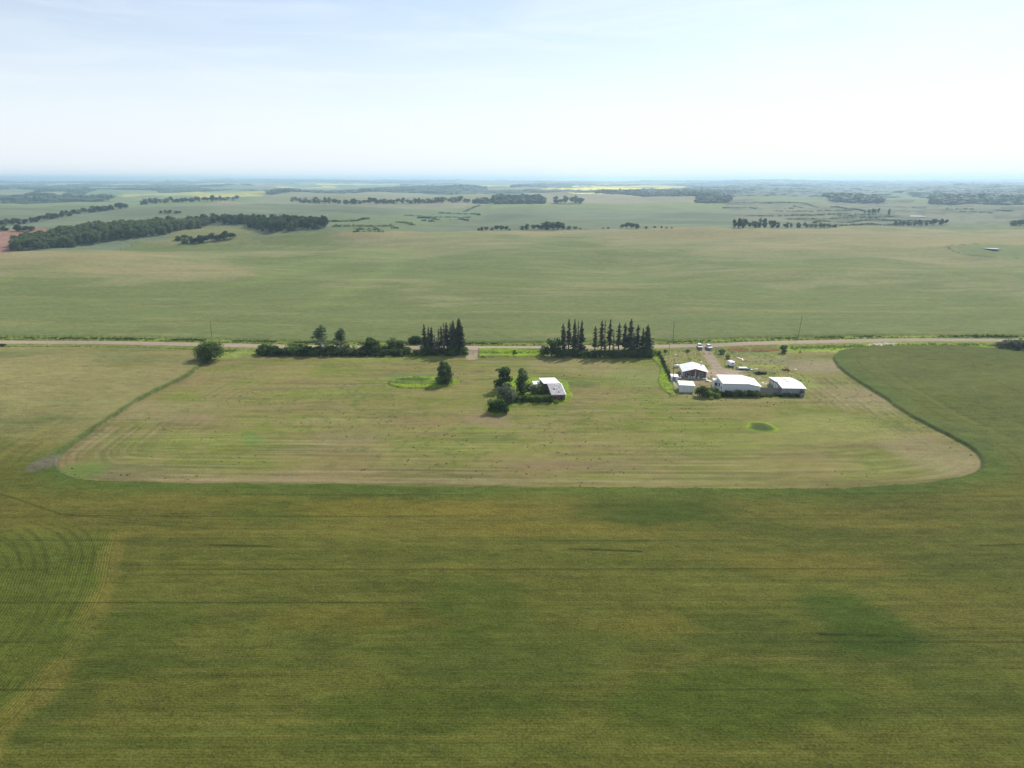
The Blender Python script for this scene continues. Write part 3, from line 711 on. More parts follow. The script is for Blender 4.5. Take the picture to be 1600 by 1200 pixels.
def plant(kind, px, base, top, wpx, name, label, cat, group, leanx=0):
    x, y, z = pix(px, base)
    th = R(PITCH); depth = y*math.cos(th)+(CAM_H-z)*math.sin(th); s = F/depth
    dpr = math.atan2(CAM_H-z, math.hypot(x, y))
    h = (base-top)/s/math.cos(dpr)
    w = wpx/s
    v = '' if kind in ('round', 'cone') else str(rnd.randrange(3))
    cm, tm = TPL[kind+v]
    t = thing(name, (x, y, z), rnd.random()*6.28, label, cat, group, (w/WD[kind], w/WD[kind], h/HT[kind]))
    c = link('crown', cm, None, t); k = link('trunk', tm, None, t)
    return t
TR = 'tree'
plant('round', 328, 564, 535, 34, 'broadleaf_tree', 'lone round dark green tree beside the gravel road, at the corner of the mown field', TR, None)
# hedge along the road, left
GH = 'shrubs of the roadside hedge left of the spruces'
for i, (x, t, w) in enumerate([(407, 545, 13), (418, 536, 20), (430, 541, 15), (441, 547, 13), (450, 543, 14), (460, 535, 20), (471, 538, 16), (481, 541, 17), (490, 543, 15), (498, 541, 18), (510, 541, 18), (520, 539, 17),
                               (529, 541, 18), (540, 540, 17), (550, 541, 17), (560, 544, 15), (569, 542, 15), (590, 540, 17), (600, 540, 16), (608, 543, 14), (622, 540, 16), (635, 543, 14)]):
    plant(rnd.choice(['shrub', 'shrub', 'mixed']), x, 553.5+rnd.uniform(-1, .6), t, w*1.12, 'hedge_shrub', 'dark green shrub in the long roadside hedge left of the spruces', 'shrub', GH)
for i, (x, w) in enumerate([(412, 15), (426, 16), (437, 14), (447, 15), (456, 15), (466, 16), (476, 15), (486, 16), (496, 16), (506, 16), (516, 16), (526, 16), (536, 16), (546, 16), (556, 16), (566, 16), (576, 17), (586, 16), (596, 16), (606, 16), (616, 16), (627, 15), (637, 12)]):
    plant('shrub', x, 555.3, 545, w, 'hedge_shrub', 'low dark shrub on the field side of the long roadside hedge', 'shrub', 'low shrubs along the field side of the roadside hedge')
plant('poplar', 502, 551, 508, 26, 'poplar_tree', 'taller and wider of the two pale poplars rising from the roadside hedge', TR, None)
plant('poplar', 532.5, 551, 513, 20, 'poplar_tree', 'narrower of the two pale poplars rising from the roadside hedge', TR, None)
plant('green', 580, 552, 529, 17, 'hedge_tree', 'dark bushy tree in the hedge, first one right of the two pale poplars', TR, None)
plant('green', 588, 552, 533, 12, 'hedge_tree', 'smaller bushy tree leaning on its taller neighbour in the hedge right of the pale poplars', TR, None)
plant('green', 613, 552, 529.5, 15, 'hedge_tree', 'dark upright bushy tree near the right end of the roadside hedge', TR, None)
plant('green', 627, 552, 533, 15, 'hedge_tree', 'bushy tree at the right end of the roadside hedge', TR, None)
plant('round', 648, 537, 525.5, 17, 'ditch_bush', 'round dark bush on the far side of the road left of the spruces', 'bush', None)
plant('shrub', 659, 536, 529, 9, 'ditch_bush', 'small bush on the far side of the road beside a bigger round bush', 'bush', None)
plant('mixed', 650, 555, 545, 9, 'verge_bush', 'small green bush between the hedge and the left spruces', 'bush', None)
plant('bright', 644, 556, 550, 8, 'verge_bush', 'low bright bush at the right foot of the hedge', 'bush', None)
# spruce rows
def row(lst, base, where, grp):
    ORD = ['leftmost', 'second', 'third', 'fourth', 'fifth', 'sixth', 'seventh', 'eighth', 'ninth', 'tenth', 'eleventh', 'twelfth', 'thirteenth', 'fourteenth', 'fifteenth']
    for i_, (x, top, w, kd) in enumerate(lst):
        desc = {'spruce': 'dense dark green spruce', 'thinspruce': 'thin sparse spruce', 'deadspruce': 'bare grey-brown dead spruce'}[kd]
        plant(kd, x, base+rnd.uniform(-1.2, .8), top, w, 'spruce_tree', desc+', '+(ORD[i_]+(' from the left ' if i_ else ' ') if i_ < len(lst)-1 else 'rightmost ')+where, TR, 'spruces of the'+grp[7:])
row([(664, 507, 9, 'spruce'), (670.5, 511, 6, 'thinspruce'), (675, 511, 8, 'spruce'), (680, 524, 5, 'deadspruce'), (683, 528, 5, 'deadspruce'), (686, 513, 6, 'deadspruce'), (690, 510, 7, 'thinspruce'), (694.5, 505, 8, 'deadspruce'), (698.5, 504, 8, 'thinspruce'),
     (701, 512, 6, 'deadspruce'), (704.5, 505, 7, 'thinspruce'), (709, 501, 11, 'spruce'), (714, 511, 8, 'thinspruce'), (718, 498, 13, 'spruce'), (722, 509, 9, 'spruce')], 553, 'in the left spruce row', 's in the left spruce row')
row([(873.5, 527, 5, 'deadspruce'), (879, 506, 9, 'thinspruce'), (882, 514, 6, 'deadspruce'), (888, 498.5, 9, 'thinspruce'), (897, 499.5, 9, 'spruce'), (902.5, 501, 5, 'deadspruce'), (908, 501, 9, 'spruce')], 555, 'in the short middle spruce row', 's in the middle spruce row')
row([(929, 510, 8, 'thinspruce'), (939, 501, 9, 'thinspruce'), (944, 501, 5, 'deadspruce'), (952, 499, 9, 'thinspruce'), (957.5, 515, 5, 'deadspruce'), (966, 505, 9, 'thinspruce'), (975, 505, 10, 'thinspruce'), (984, 499, 13, 'spruce'),
     (990, 520, 6, 'deadspruce'), (995, 508, 10, 'thinspruce'), (1003, 513, 8, 'thinspruce'), (1010, 508, 15, 'spruce')], 556, 'in the right spruce row', 's in the right spruce row')
for (a, b, base, g) in ((659, 726, 555, 'left'), (876, 911, 557, 'middle'), (919, 1014, 558, 'right')):
    x = a
    while x <= b:
        plant('shrub', x, base+rnd.uniform(-1, .5), base-rnd.uniform(9, 13), rnd.uniform(13, 18), 'undergrowth_shrub', f'dark shrub in the undergrowth below the {g} spruce row', 'shrub', f'undergrowth shrubs below the {g} spruce row')
        x += rnd.uniform(5, 7.5)
plant('mixed', 862, 556, 529, 25, 'bushy_tree', 'green bushy tree at the left end of the middle spruce row', TR, None)
plant('mixed', 850, 556, 541, 15, 'verge_bush', 'green bush at the far left foot of the middle spruce row', 'bush', None)
plant('shrub', 869, 557, 543, 16, 'verge_bush', 'dark bush between the bushy green tree and the middle spruces', 'bush', None)
plant('mixed', 915, 553, 544, 8, 'verge_bush', 'small green bush in the gap between the middle and right spruce rows', 'bush', None)
plant('mixed', 804.5, 555, 547, 6, 'verge_bush', 'small dark bush alone in the bright green strip between the spruce rows', 'bush', None)
plant('bright', 1021, 556, 547, 12, 'verge_bush', 'light green bush at the right foot of the right spruce row', 'bush', None)
# island and old house
plant('cone', 694, 600.5, 566, 20, 'island_tree', 'conical leafy tree on the oval island of uncut grass', TR, None)
plant('green', 787, 609, 576, 21, 'poplar_tree', 'tall dark poplar left of the abandoned house, set apart from it', TR, None)
plant('green', 817, 617, 578.5, 17, 'poplar_tree', 'tall poplar close against the left side of the abandoned house', TR, None)
plant('willow', 789, 628, 600, 28, 'willow_bush', 'pale olive willow bush below the dark poplar', 'bush', None)
plant('willow', 798, 630, 608, 18, 'willow_bush', 'smaller willow bush at the left end of the shaded hedge by the old house', 'bush', None)
plant('mixed', 774, 644, 622, 24, 'bush', 'large dark bush nearest the camera left of the abandoned house', 'bush', None)
plant('shrub', 786, 646, 628, 18, 'bush', 'dark bush at the right of the largest bush near the old house', 'bush', None)
plant('willow', 834, 617, 602, 11, 'willow_bush', 'grey-green bush between the poplar and the abandoned house', 'bush', None)
plant('mixed', 843, 616, 600, 13, 'bush', 'leafy bush in front of the collapsed annex of the old house', 'bush', None)
plant('willow', 853, 617, 603, 9.5, 'willow_bush', 'small round pale bush against the abandoned house wall', 'bush', None)
for i in range(10):
    plant('shrub', 806+i*6, 629.5+rnd.uniform(-.7, .5), 617+rnd.uniform(0, 3), 10, 'hedge_shrub', 'dark shrub in the low row leading to the abandoned house', 'shrub', 'low shrub row by the abandoned house')
plant('bright', 870, 630, 625, 9, 'verge_bush', 'low bright bush at the foot of the abandoned house front', 'bush', None)
# farmyard
plant('shrub', 1093, 619, 603, 15, 'yard_bush', 'dark bush against the right side of the smaller white shed', 'bush', None)
plant('shrub', 1101, 620, 604.5, 14, 'yard_bush', 'dark bush one step right of the bush against the shed', 'bush', None)
plant('bright', 1108, 621.5, 613, 17, 'yard_bush', 'bright green bush between the white shed and the long white workshop', 'bush', None)
plant('bright', 1119, 621, 613.5, 12, 'yard_bush', 'bright green bush at the left front corner of the long white workshop', 'bush', None)
plant('mixed', 1117, 614, 606, 9, 'yard_bush', 'leafy bush below the left wall of the long white workshop', 'bush', None)
for i in range(10):
    plant('shrub', 1127+i*6.2, 620+rnd.uniform(-.5, .5), 610.3+rnd.uniform(-.8, 1.5), 10.5, 'hedge_shrub', 'dark shrub in the row along the front of the long white workshop', 'shrub', 'shrubs along the front of the workshop')
for i in range(9):
    plant(rnd.choice(['shrub', 'mixed']), 1190+i*7, 620+rnd.uniform(-.4, .6), 615+rnd.uniform(-1, 1), 7, 'weed_bush', 'low weedy bush before the board fence and the right barn', 'bush', 'weedy bushes before the board fence and the right barn')
plant('mixed', 1250, 618, 607, 9, 'yard_bush', 'leafy bush at the right front corner of the right barn', 'bush', None)
plant('mixed', 1128, 554, 545, 9, 'yard_bush', 'dark bush right of the drive, below the parked cars', 'bush', None)
plant('mixed', 1137, 561, 554, 7, 'yard_bush', 'small dark bush between the drive and the white camper', 'bush', None)
plant('green', 1224, 552, 539.5, 10, 'small_tree', 'small tree at the right end of the orange fence', TR, None)
for (x, y) in ((1030, 553), (1040, 551), (1074, 551)):
    plant('shrub', x, y, y-5, 6, 'fence_bush', {1030: 'small bush at the road end of the white-topped side fence', 1040: 'small bush by the pale utility pole', 1074: 'small bush at the back of the yard left of the drive'}[x], 'bush', None)
for i in range(9):
    t = i/8
    plant('shrub', 1030+t*17, 557+t*35, 550+t*34, 6.5, 'fence_bush', 'dark bush along the outside of the white-topped side fence', 'bush', 'bushes along the outside of the side fence')
plant('shrub', 1185, 585, 580, 10, 'weed_bush', 'dark weed clump behind the gap between workshop and barn', 'bush', None)
plant('shrub', 1193, 584.5, 581, 9, 'weed_bush', 'weed clump behind the right barn roof corner', 'bush', None)
for i, (x, b, tp, w) in enumerate([(1562, 545, 533, 16), (1573, 546, 530, 18), (1584, 547, 531, 20), (1596, 548, 530, 20), (1608, 548, 529, 20), (1621, 548, 530, 20)]):
    plant('willow', x, b, tp, w, 'willow_bush', 'grey-green willow in the thicket at the right end of the road', 'bush', 'willows in the thicket at the right end of the road')
plant('shrub', 2, 542, 537.5, 12, 'ditch_bush', 'low dark bush beside the road at the left edge of the picture', 'bush', None)

# weeds, ditch brush, crop edge: what nobody could count
def scatter(name, label, cat, P, S, nleaf, leaf, mat, seed, flat_=.2):
    r = np.random.default_rng(seed); P = np.asarray(P); S = np.asarray(S)
    c = np.repeat(P, nleaf, 0); s = np.repeat(S, nleaf)[:, None]
    q = r.normal(size=c.shape); q /= np.linalg.norm(q, axis=1)[:, None]; q *= (r.random(len(c))**.4)[:, None]
    q[:, 2] = np.abs(q[:, 2])
    V, Fq = leaf_quads(c+q*s*np.array([1, 1, .9]), 1, r, flat_)
    # scale the leaves to the clump
    cc = np.repeat(c+q*s*np.array([1, 1, .9]), 4, 0); V = cc+(V-cc)*leaf*np.repeat(s, 4, 0)
    o = link(name, mesh_np(name, V, Fq), M[mat]); return tag(o, label, cat, kind='stuff')
def alongroad(x0, x1, off, jit, n, r):
    x = r.uniform(x0, x1, n); y = np.interp(x, ROADP[:, 0], ROADP[:, 1])+off+r.normal(size=n)*jit
    return np.stack([x, y, H(x, y)-.3], 1)
r_ = np.random.default_rng(5)
P = alongroad(-420, 420, 12.0, 1.0, 5200, r_); den = fbm(P[:, 0]/16, P[:, 1]/16, 2, 700)
k = den > -.15; P = P[k]; scatter('ditch_brush', 'uneven line of dark brush in the ditch on the far side of the gravel road', 'brush', P, .5+.8*np.clip(den[k]+.25, 0, 1)*r_.random(len(P)), 16, .4, 'leaf_dark', 6)
P = np.concatenate([alongroad(-420, -128, -8.5, 1.3, 1500, r_), alongroad(130, 420, -9.5, 2.2, 1800, r_), alongroad(-420, 420, 7.5, 1.0, 1800, r_)])
P[:, 2] += .1
scatter('verge_grass', 'tufts of bright green grass on the verges of the gravel road', 'grass', P, .35+.35*r_.random(len(P)), 10, .4, 'leaf_bright', 7)
# dark weed tufts in the mown field
n = 34000; x = r_.uniform(-170, 190, n); y = r_.uniform(155, 300, n)
k = inside(x, y, HAYP) & (fbm(x/24, y/18, 3, 720)+.25*fbm(x/4, y/4, 2, 730) > r_.random(n)*1.1-.16)
for nm in ('yard', 'housegrass', 'island'): k &= ~inside(x, y, REG[nm])
x, y = x[k], y[k]
scatter('weed_tufts', 'dark green weed tufts scattered over the mown field', 'weeds', np.stack([x, y, H(x, y)-.02], 1), .07+.17*r_.random(len(x))**4, 7, .6, 'leaf_dark', 8)
def inpoly_pts(pg, n, r):
    lo, hi = pg.min(0), pg.max(0); x = r.uniform(lo[0], hi[0], n); y = r.uniform(lo[1], hi[1], n); k = inside(x, y, pg); return x[k], y[k]
L_ = []
for nm, n in (('island', 1500), ('housegrass', 1500), ('verge1', 900), ('wedge', 700), ('yard', 2600)):
    x, y = inpoly_pts(REG[nm], n, r_)
    if nm == 'yard': k = (dist_line(x, y, DRIVE) > 3); x, y = x[k], y[k]
    L_.append(np.stack([x, y, H(x, y)+(.1 if nm == 'yard' else .3)], 1))
P = np.concatenate(L_)
scatter('long_grass', 'long uncut grass tufts around the farmyard, the old house and the oval island', 'grass', P, .14+.22*r_.random(len(P))**2, 7, .5, 'leaf_bright', 9)

# ---- distant trees
def ico(sub=1):
    import bmesh
    bm = bmesh.new(); bmesh.ops.create_icosphere(bm, subdivisions=sub, radius=1)
    V = np.array([v.co[:] for v in bm.verts]); Fq = np.array([[v.index for v in f.verts] for f in bm.faces]); bm.free(); return V, Fq
IV1, IF1 = ico(1); IV2, IF2 = ico(2)
def fartree(seed, h=9., w=6.5, tall=0):
    r = np.random.default_rng(seed)
    cl = []; pts = []
    for i in range(9):
        t = r.random(); a = r.random()*6.28; q = w*.3*r.random()
        cl.append((q*math.cos(a), q*math.sin(a), h*(.22+.6*t), w*(.2+.14*r.random())))
    for c in cl:
        p = r.normal(size=(34, 3)); p /= np.linalg.norm(p, axis=1)[:, None]; pts.append(p*c[3]*(.6+.4*r.random((34, 1)))*1.1+np.array(c[:3]))
    V, Fq = leaf_quads(np.concatenate(pts), .62, r)
    T = [(-.15, -.15, -.5), (.15, -.15, -.5), (.15, .15, -.5), (-.15, .15, -.5), (-.05, -.05, h*.7), (.05, -.05, h*.7), (.05, .05, h*.7), (-.05, .05, h*.7)]
    F2 = np.array([(0, 1, 5, 4), (1, 2, 6, 5), (2, 3, 7, 6), (3, 0, 4, 7)])+len(V)
    return np.concatenate([V, np.array(T)]), np.concatenate([Fq, F2])
FT = [fartree(300+i) for i in range(4)]
FTM = []
for i, (V, Fq) in enumerate(FT):
    me = mesh_np(f'far_tree_{i}', V, Fq); me.materials.append(M['wood_far']); FTM.append(me)
count = [0]
def fplant(px, base, hpx, wpx, label, group):
    x, y, z = pix(px, base); s = F/(y*math.cos(R(PITCH))+CAM_H*math.sin(R(PITCH)))
    o = link('distant_tree', rnd.choice(FTM)); o.location = (x, y, z)
    o.rotation_euler = (0, 0, rnd.random()*6.28); w = wpx/s/6.8; o.scale = (w, w, hpx/s/9)
    tag(o, label, TR, group); count[0] += 1
def belt(pts, h, w, step, label, group, hv=.35):
    for (x0, y0), (x1, y1) in zip(pts[:-1], pts[1:]):
        n = max(1, int(abs(x1-x0)/step))
        for i in range(n):
            t = (i+rnd.random()*.8)/n
            fplant(x0+(x1-x0)*t, y0+(y1-y0)*t+rnd.uniform(-.25, .15), h*rnd.uniform(1-hv, 1+hv*.6), w*rnd.uniform(.8, 1.25), label, group)
for (xs, b, lbl, grp) in (([(748, 4, 5), (753, 6, 6), (760, 6, 7), (768, 5, 6), (776, 8, 8), (784, 8, 9), (791, 7, 7), (796, 3, 4)], 360.5, 'tree in the small clump on the north field edge, left of centre', 'trees in the left small clump on the north field edge'),
                     ([(815, 6, 7), (823, 9, 8), (834, 8, 9), (841, 8, 8), (848, 11, 11), (856, 13, 12), (864, 12, 12), (872, 13, 12), (879, 11, 10), (888, 6, 7), (899, 5, 8), (907, 3, 4)], 359, 'tree in the biggest clump on the far edge of the north field', 'trees in the biggest clump on the north field edge'),
                     ([(972, 7, 7), (979, 10, 9), (987, 9, 10), (995, 8, 9), (942, 2, 4), (950, 2.5, 5), (1010, 4, 5), (1023, 4, 4), (1034, 4, 3), (1041, 3, 4), (1050, 2.5, 4)], 357.5, 'tree in the small clump on the north field edge, right of centre', 'trees in the right small clump on the north field edge')):
    for (x, h, w) in xs: fplant(x, b, h, w*1.15, lbl, grp)
belt([(1146, 356.5), (1218, 356)], 13, 7, 4.5, 'slender poplar in the row at the right end of the north field edge', 'slender poplars on the north field edge')
belt([(1222, 356), (1310, 355.5)], 7, 6, 6, 'low scattered tree right of the slender poplars', 'low trees right of the slender poplars')
belt([(1395, 353), (1480, 351)], 8, 7, 5, 'scrubby tree on the far field edge at the right', 'scrubby trees at the right field edge')
belt([(1578, 353), (1610, 352)], 10, 9, 5, 'dense tree at the right edge of the picture beyond the north field', 'trees at the right edge beyond the field')
belt([(1350, 333), (1375, 332)], 6, 6, 5, 'tree of the small group in the cleared land, right', 'small tree group in the cleared land')
belt([(1386, 336), (1392, 336)], 9, 4, 3, 'tall tree pair standing alone in the cleared land', 'tree pair in the cleared land')
belt([(22, 361), (55, 361)], 10, 12, 6, 'broad tree in the clump beyond the red-brown field', 'tree clump beyond the red-brown field')
belt([(-20, 361), (16, 361)], 7, 9, 6, 'tree at the left edge of the picture beyond the red-brown field', 'trees at the left edge beyond the red-brown field')
belt([(276, 376), (300, 374)], 7, 11, 7, 'bush in the grassy hollow below the left wood', 'bushes in the hollow left part')
belt([(290, 381), (312, 380), (335, 376), (368, 372)], 11, 12, 5, 'rounded bush in the hollow before the left wood', 'rounded bushes in the hollow before the left wood', .4)
belt([(250, 333), (282, 333)], 4.5, 6, 5, 'small tree in the little row far out in the left field', 'little tree row in the left field')
belt([(0, 353), (45, 349), (88, 341), (128, 334), (200, 325)], 10, 9, 5, 'tree in the slanting belt between the left fields', 'trees of the slanting belt between the left fields', .35)
belt([(455, 316.5), (540, 319), (640, 318), (735, 316)], 8.5, 9, 5.2, 'tree in the long belt in the far middle left', 'trees of the long far belt left of centre', .4)
belt([(868, 318), (912, 317.5)], 10, 9, 5, 'tree in the far clump right of the round wood', 'far clump right of the round wood')
belt([(222, 320), (260, 317), (372, 313)], 8, 8, 5.5, 'tree in the far belt beyond the left fields', 'far belt beyond the left fields')
print('distant individual trees', count[0])

def wood(name, label, polys, spacing, hm, seed, lod=0, wf=1.0, cat='woodland'):
    r = np.random.default_rng(seed); PP = []
    for pts in polys:
        pg = P2(pts); lo, hi = pg.min(0), pg.max(0)
        n = int((hi-lo).prod()/spacing**2)
        gx, gy = np.meshgrid(np.arange(lo[0], hi[0], spacing), np.arange(lo[1], hi[1], spacing))
        x = gx.ravel()+r.uniform(-.5, .5, gx.size)*spacing; y = gy.ravel()+r.uniform(-.5, .5, gx.size)*spacing
        k = inside(x, y, pg); PP.append(np.stack([x[k], y[k]], 1))
    P = np.concatenate(PP); return place_wood(name, label, P, hm, r, lod, wf, cat, spacing)
def place_wood(name, label, P, hm, r, lod, wf, cat, spacing):
    z = H(P[:, 0], P[:, 1]); Vs = []; Fs = []; q = 0
    n = len(P)
    hh = hm*(.55+.7*r.random(n))*(1+.25*fbm(P[:, 0]/60, P[:, 1]/60, 2, 6)); an = r.random(n)*6.28
    if lod == 0:
        which = r.integers(0, 4, n)
        for t in range(4):
            ii = np.where(which == t)[0]; V, Fq = FT[t]
            if not len(ii): continue
            sc = hh[ii]/9; ca, sa = np.cos(an[ii]), np.sin(an[ii]); w = sc*wf*(.85+.3*r.random(len(ii)))
            X = (V[None, :, 0]*ca[:, None]-V[None, :, 1]*sa[:, None])*w[:, None]+P[ii, 0][:, None]
            Y = (V[None, :, 0]*sa[:, None]+V[None, :, 1]*ca[:, None])*w[:, None]+P[ii, 1][:, None]
            Z = V[None, :, 2]*sc[:, None]+z[ii][:, None]
            Vs.append(np.stack([X, Y, Z], 2).reshape(-1, 3)); Fs.append((Fq[None]+np.arange(len(ii))[:, None, None]*len(V)).reshape(-1, 4)+q); q += len(V)*len(ii)
        me = mesh_np(name, np.concatenate(Vs), np.concatenate(Fs))
    else:
        V, Fq = (IV2, IF2) if lod == 1 else (IV1, IF1)
        nv = len(V); jit = 1+.35*r.normal(size=(n, nv)); jit = np.clip(jit, .5, 1.6)
        ca, sa = np.cos(an), np.sin(an); w = spacing*.72*wf*(.7+.6*r.random(n))
        X = (V[None, :, 0]*ca[:, None]-V[None, :, 1]*sa[:, None])*w[:, None]*jit+P[:, 0][:, None]
        Y = (V[None, :, 0]*sa[:, None]+V[None, :, 1]*ca[:, None])*w[:, None]*jit+P[:, 1][:, None]
        Z = (V[None, :, 2]*jit*.5+.42)*hh[:, None]+z[:, None]
        me = mesh_np(name, np.stack([X, Y, Z], 2).reshape(-1, 3), (Fq[None]+np.arange(n)[:, None, None]*nv).reshape(-1, 3))
    print(name, n)
    me.materials.append(M['wood_far' if lod == 0 else 'wood_hazy'])
    return tag(link(name, me), label, cat, kind='stuff')
wood('woodland', 'long dark wood slanting across the left, from the red-brown field to the hollow',
     [[(14, 392), (60, 391), (130, 384), (200, 374), (262, 366), (285, 360), (330, 352), (300, 349), (250, 354), (180, 360), (110, 368), (60, 376), (20, 384)]], 7.0, 12, 41, 0, 1.05)
wood('woodland', 'wood on the low ridge behind the grassy hollow',
     [[(300, 352), (340, 349), (385, 352), (410, 365), (440, 362), (505, 359), (515, 356), (480, 351), (400, 346), (350, 343), (320, 345)]], 8.0, 11.5, 42, 0, 1.05)
wood('woodland', 'round dark wood far off in the middle of the picture', [[(770, 319), (848, 318), (846, 312), (775, 311)], [(738, 318), (768, 318), (766, 315), (740, 315)]], 14, 15, 43, 1)
wood('woodland', 'dark wood far off right of the yellow field', [[(930, 302), (1000, 306), (1095, 308), (1180, 302), (1150, 299), (1060, 299), (1000, 298)], [(1090, 317), (1140, 315.5), (1140, 311), (1092, 310)]], 15, 14, 44, 1)
wood('woodland', 'wood tongue reaching into the cleared land at the right', [[(1270, 305), (1335, 304), (1380, 316), (1350, 318), (1300, 315)], [(1455, 319), (1640, 320), (1640, 300), (1560, 298), (1455, 304)]], 16, 13, 45, 1)
wood('woodland', 'far belts of wood across the left and centre skyline',
     [[(0, 316), (60, 313.5), (175, 310), (170, 308), (60, 310), (0, 312)], [(425, 303.5), (540, 302.5), (540, 300), (425, 300)], [(552, 302), (760, 300), (755, 296), (600, 294.5), (560, 298)],
      [(250, 301), (330, 299), (330, 296), (260, 297)], [(640, 297), (760, 295), (700, 291.5), (640, 293)], [(800, 293), (900, 292.5), (900, 289.5), (800, 290)], [(60, 300), (150, 298), (150, 296.5), (60, 297.5)], [(0, 294), (160, 292), (160, 290.5), (0, 291)], [(100, 304), (132, 303), (132, 301), (104, 302)]], 26, 13, 47, 1)
# scattered far woods by a density field
n = 95000; rr_ = np.random.default_rng(48); ra = np.sqrt(rr_.uniform(0, 1, n)**1.35*(19000**2-2400**2)+2400**2); aa = rr_.uniform(R(-44), R(44), n)
x = np.sin(aa)*ra; y = np.cos(aa)*ra
dn = forest(x, y)
k = dn > .30; x, y = x[k], y[k]
place_wood('woodland', 'broad forest and scattered far woods fading into haze towards the skyline', np.stack([x, y], 1)[:30000], 13, rr_, 2, 1.0, 'woodland', 60)

# brush windrows on the cleared land
def windrow(pts, w, h, seed, label):
    r = np.random.default_rng(seed); P = smooth_poly(P2(pts), False, 6); L = np.linalg.norm(np.diff(P, axis=0), axis=1).sum()
    n = max(8, int(L/2.2)); t = r.random(n)*(len(P)-1); i = t.astype(int); f = (t-i)[:, None]
    c = P[i]*(1-f)+P[np.minimum(i+1, len(P)-1)]*f + r.normal(size=(n, 2))*w*.3
    z = H(c[:, 0], c[:, 1]); hh = h*(.6+.6*r.random(n))
    q = r.normal(size=(n*14, 3)); q /= np.linalg.norm(q, axis=1)[:, None]
    cc = np.repeat(np.stack([c[:, 0], c[:, 1], z+hh*.3], 1), 14, 0)+q*np.repeat(hh, 14)[:, None]*np.array([1.3, 1.0, .75])
    V, Fq = leaf_quads(cc, .8, r)
    o = link('brush_windrow', mesh_np('brush_windrow', V, Fq), M['wood_far']); tag(o, label, 'brush row', 'brush windrows on the cleared land')
WL = 'brush windrow on the cleared land left of the centre'
WR = 'brush windrow on the cleared land at the right'
for i, p in enumerate([[(505, 347), (560, 345), (575, 342)], [(520, 354), (570, 354), (612, 353)], [(552, 363), (600, 363)], [(555, 360), (590, 359)], [(632, 337), (690, 340), (735, 340)], [(652, 341), (680, 343), (730, 345)], [(620, 348), (635, 349), (645, 352)], [(614, 357), (622, 357)],
                       [(686, 333), (740, 335), (748, 337)], [(725, 331), (737, 326), (750, 321)], [(660, 345), (680, 347)]]): windrow(p, 3.5, 2.4, 900+i, WL)
for i, p in enumerate([[(1100, 318), (1160, 317), (1205, 317)], [(1130, 325), (1180, 326), (1240, 326)], [(1200, 318), (1260, 319), (1310, 324)], [(1170, 337), (1240, 337), (1300, 335), (1370, 335)], [(1230, 343), (1300, 342), (1370, 341)],
                       [(1270, 349), (1340, 346), (1400, 345)], [(1280, 330), (1330, 329)], [(1240, 322), (1320, 326), (1350, 330)], [(1400, 345), (1470, 346)], [(1500, 331), (1550, 333)], [(1425, 325), (1445, 325)], [(1260, 353), (1340, 352), (1400, 351)],
                       [(1210, 330), (1270, 331)], [(1310, 338), (1400, 339)], [(1480, 327), (1520, 327)]]): windrow(p, 4, 2.4, 930+i, WR)
# ponds
def pond(px, py, rx, ry, dz, label):
    x, y, z = pix(px, py); r = random.Random(px); n = 40
    pts = [(rx*math.cos(2*math.pi*i/n)*(1+.12*math.sin(3.1*i)), ry*math.sin(2*math.pi*i/n)*(1+.1*math.sin(2.3*i)), 0) for i in range(n)]
    me = bpy.data.meshes.new('pond'); me.from_pydata(pts, [], [tuple(range(n))]); o = link('pond', me, M['water']); o.location = (x, y, z+dz)
    tag(o, kind='structure')
M['water'] = nmat('pond_water', (.05, .07, .08), (.07, .09, .10), 3, .06, .02, spec=.6)
pond(1430, 338, 17, 22, .5, ''); pond(1568, 328, 16, 26, .6, ''); pond(1546, 389.5, 7, 11, 1.2, '')

# ------------------------------------------------------------------ buildings
YAW = R(-3.0)
def base_at(px, py, yaw=YAW):
    x, y, z = pix(px, py); return (x, y, z)
def wall_window(mbx, parent, x0, x1, y, z0, z1, face='y'):
    pass
def window(parent, c, w, h, nrm, frame=M['white_wall']):
    # c centre on wall, nrm 'x-' 'x+' 'y-' ; frame ring proud of the wall with a recessed dark pane
    f = MB(); d = .06
    def bx(mb, a0, a1, z0, z1, t0, t1):
        if nrm[0] == 'y': s = -1 if nrm[1] == '-' else 1; mb.box(c[0]+a0, c[0]+a1, min(c[1]+s*t0, c[1]+s*t1), max(c[1]+s*t0, c[1]+s*t1), c[2]+z0, c[2]+z1)
        else: s = -1 if nrm[1] == '-' else 1; mb.box(min(c[0]+s*t0, c[0]+s*t1), max(c[0]+s*t0, c[0]+s*t1), c[1]+a0, c[1]+a1, c[2]+z0, c[2]+z1)
    bx(f, -w/2-.08, w/2+.08, h/2, h/2+.08, .003, d); bx(f, -w/2-.08, w/2+.08, -h/2-.08, -h/2, .003, d)
    bx(f, -w/2-.08, -w/2, -h/2, h/2, .003, d); bx(f, w/2, w/2+.08, -h/2, h/2, .003, d)
    bx(f, -.02, .02, -h/2, h/2, .021, d-.01)
    o = f.build('window', frame, parent)
    g = MB(); bx(g, -w/2, w/2, -h/2, h/2, .003, .02); g.build('pane', M['dark_glass'], o)
    return o
def roofslab(p0, p1, p2, p3, th):      # slab from four corners, thickness downwards
    a = [Vector(p) for p in (p0, p1, p2, p3)]; b = [v-Vector((0, 0, th)) for v in a]
    return a+b, [(0, 1, 2, 3), (7, 6, 5, 4), (0, 4, 5, 1), (1, 5, 6, 2), (2, 6, 7, 3), (3, 7, 4, 0)]

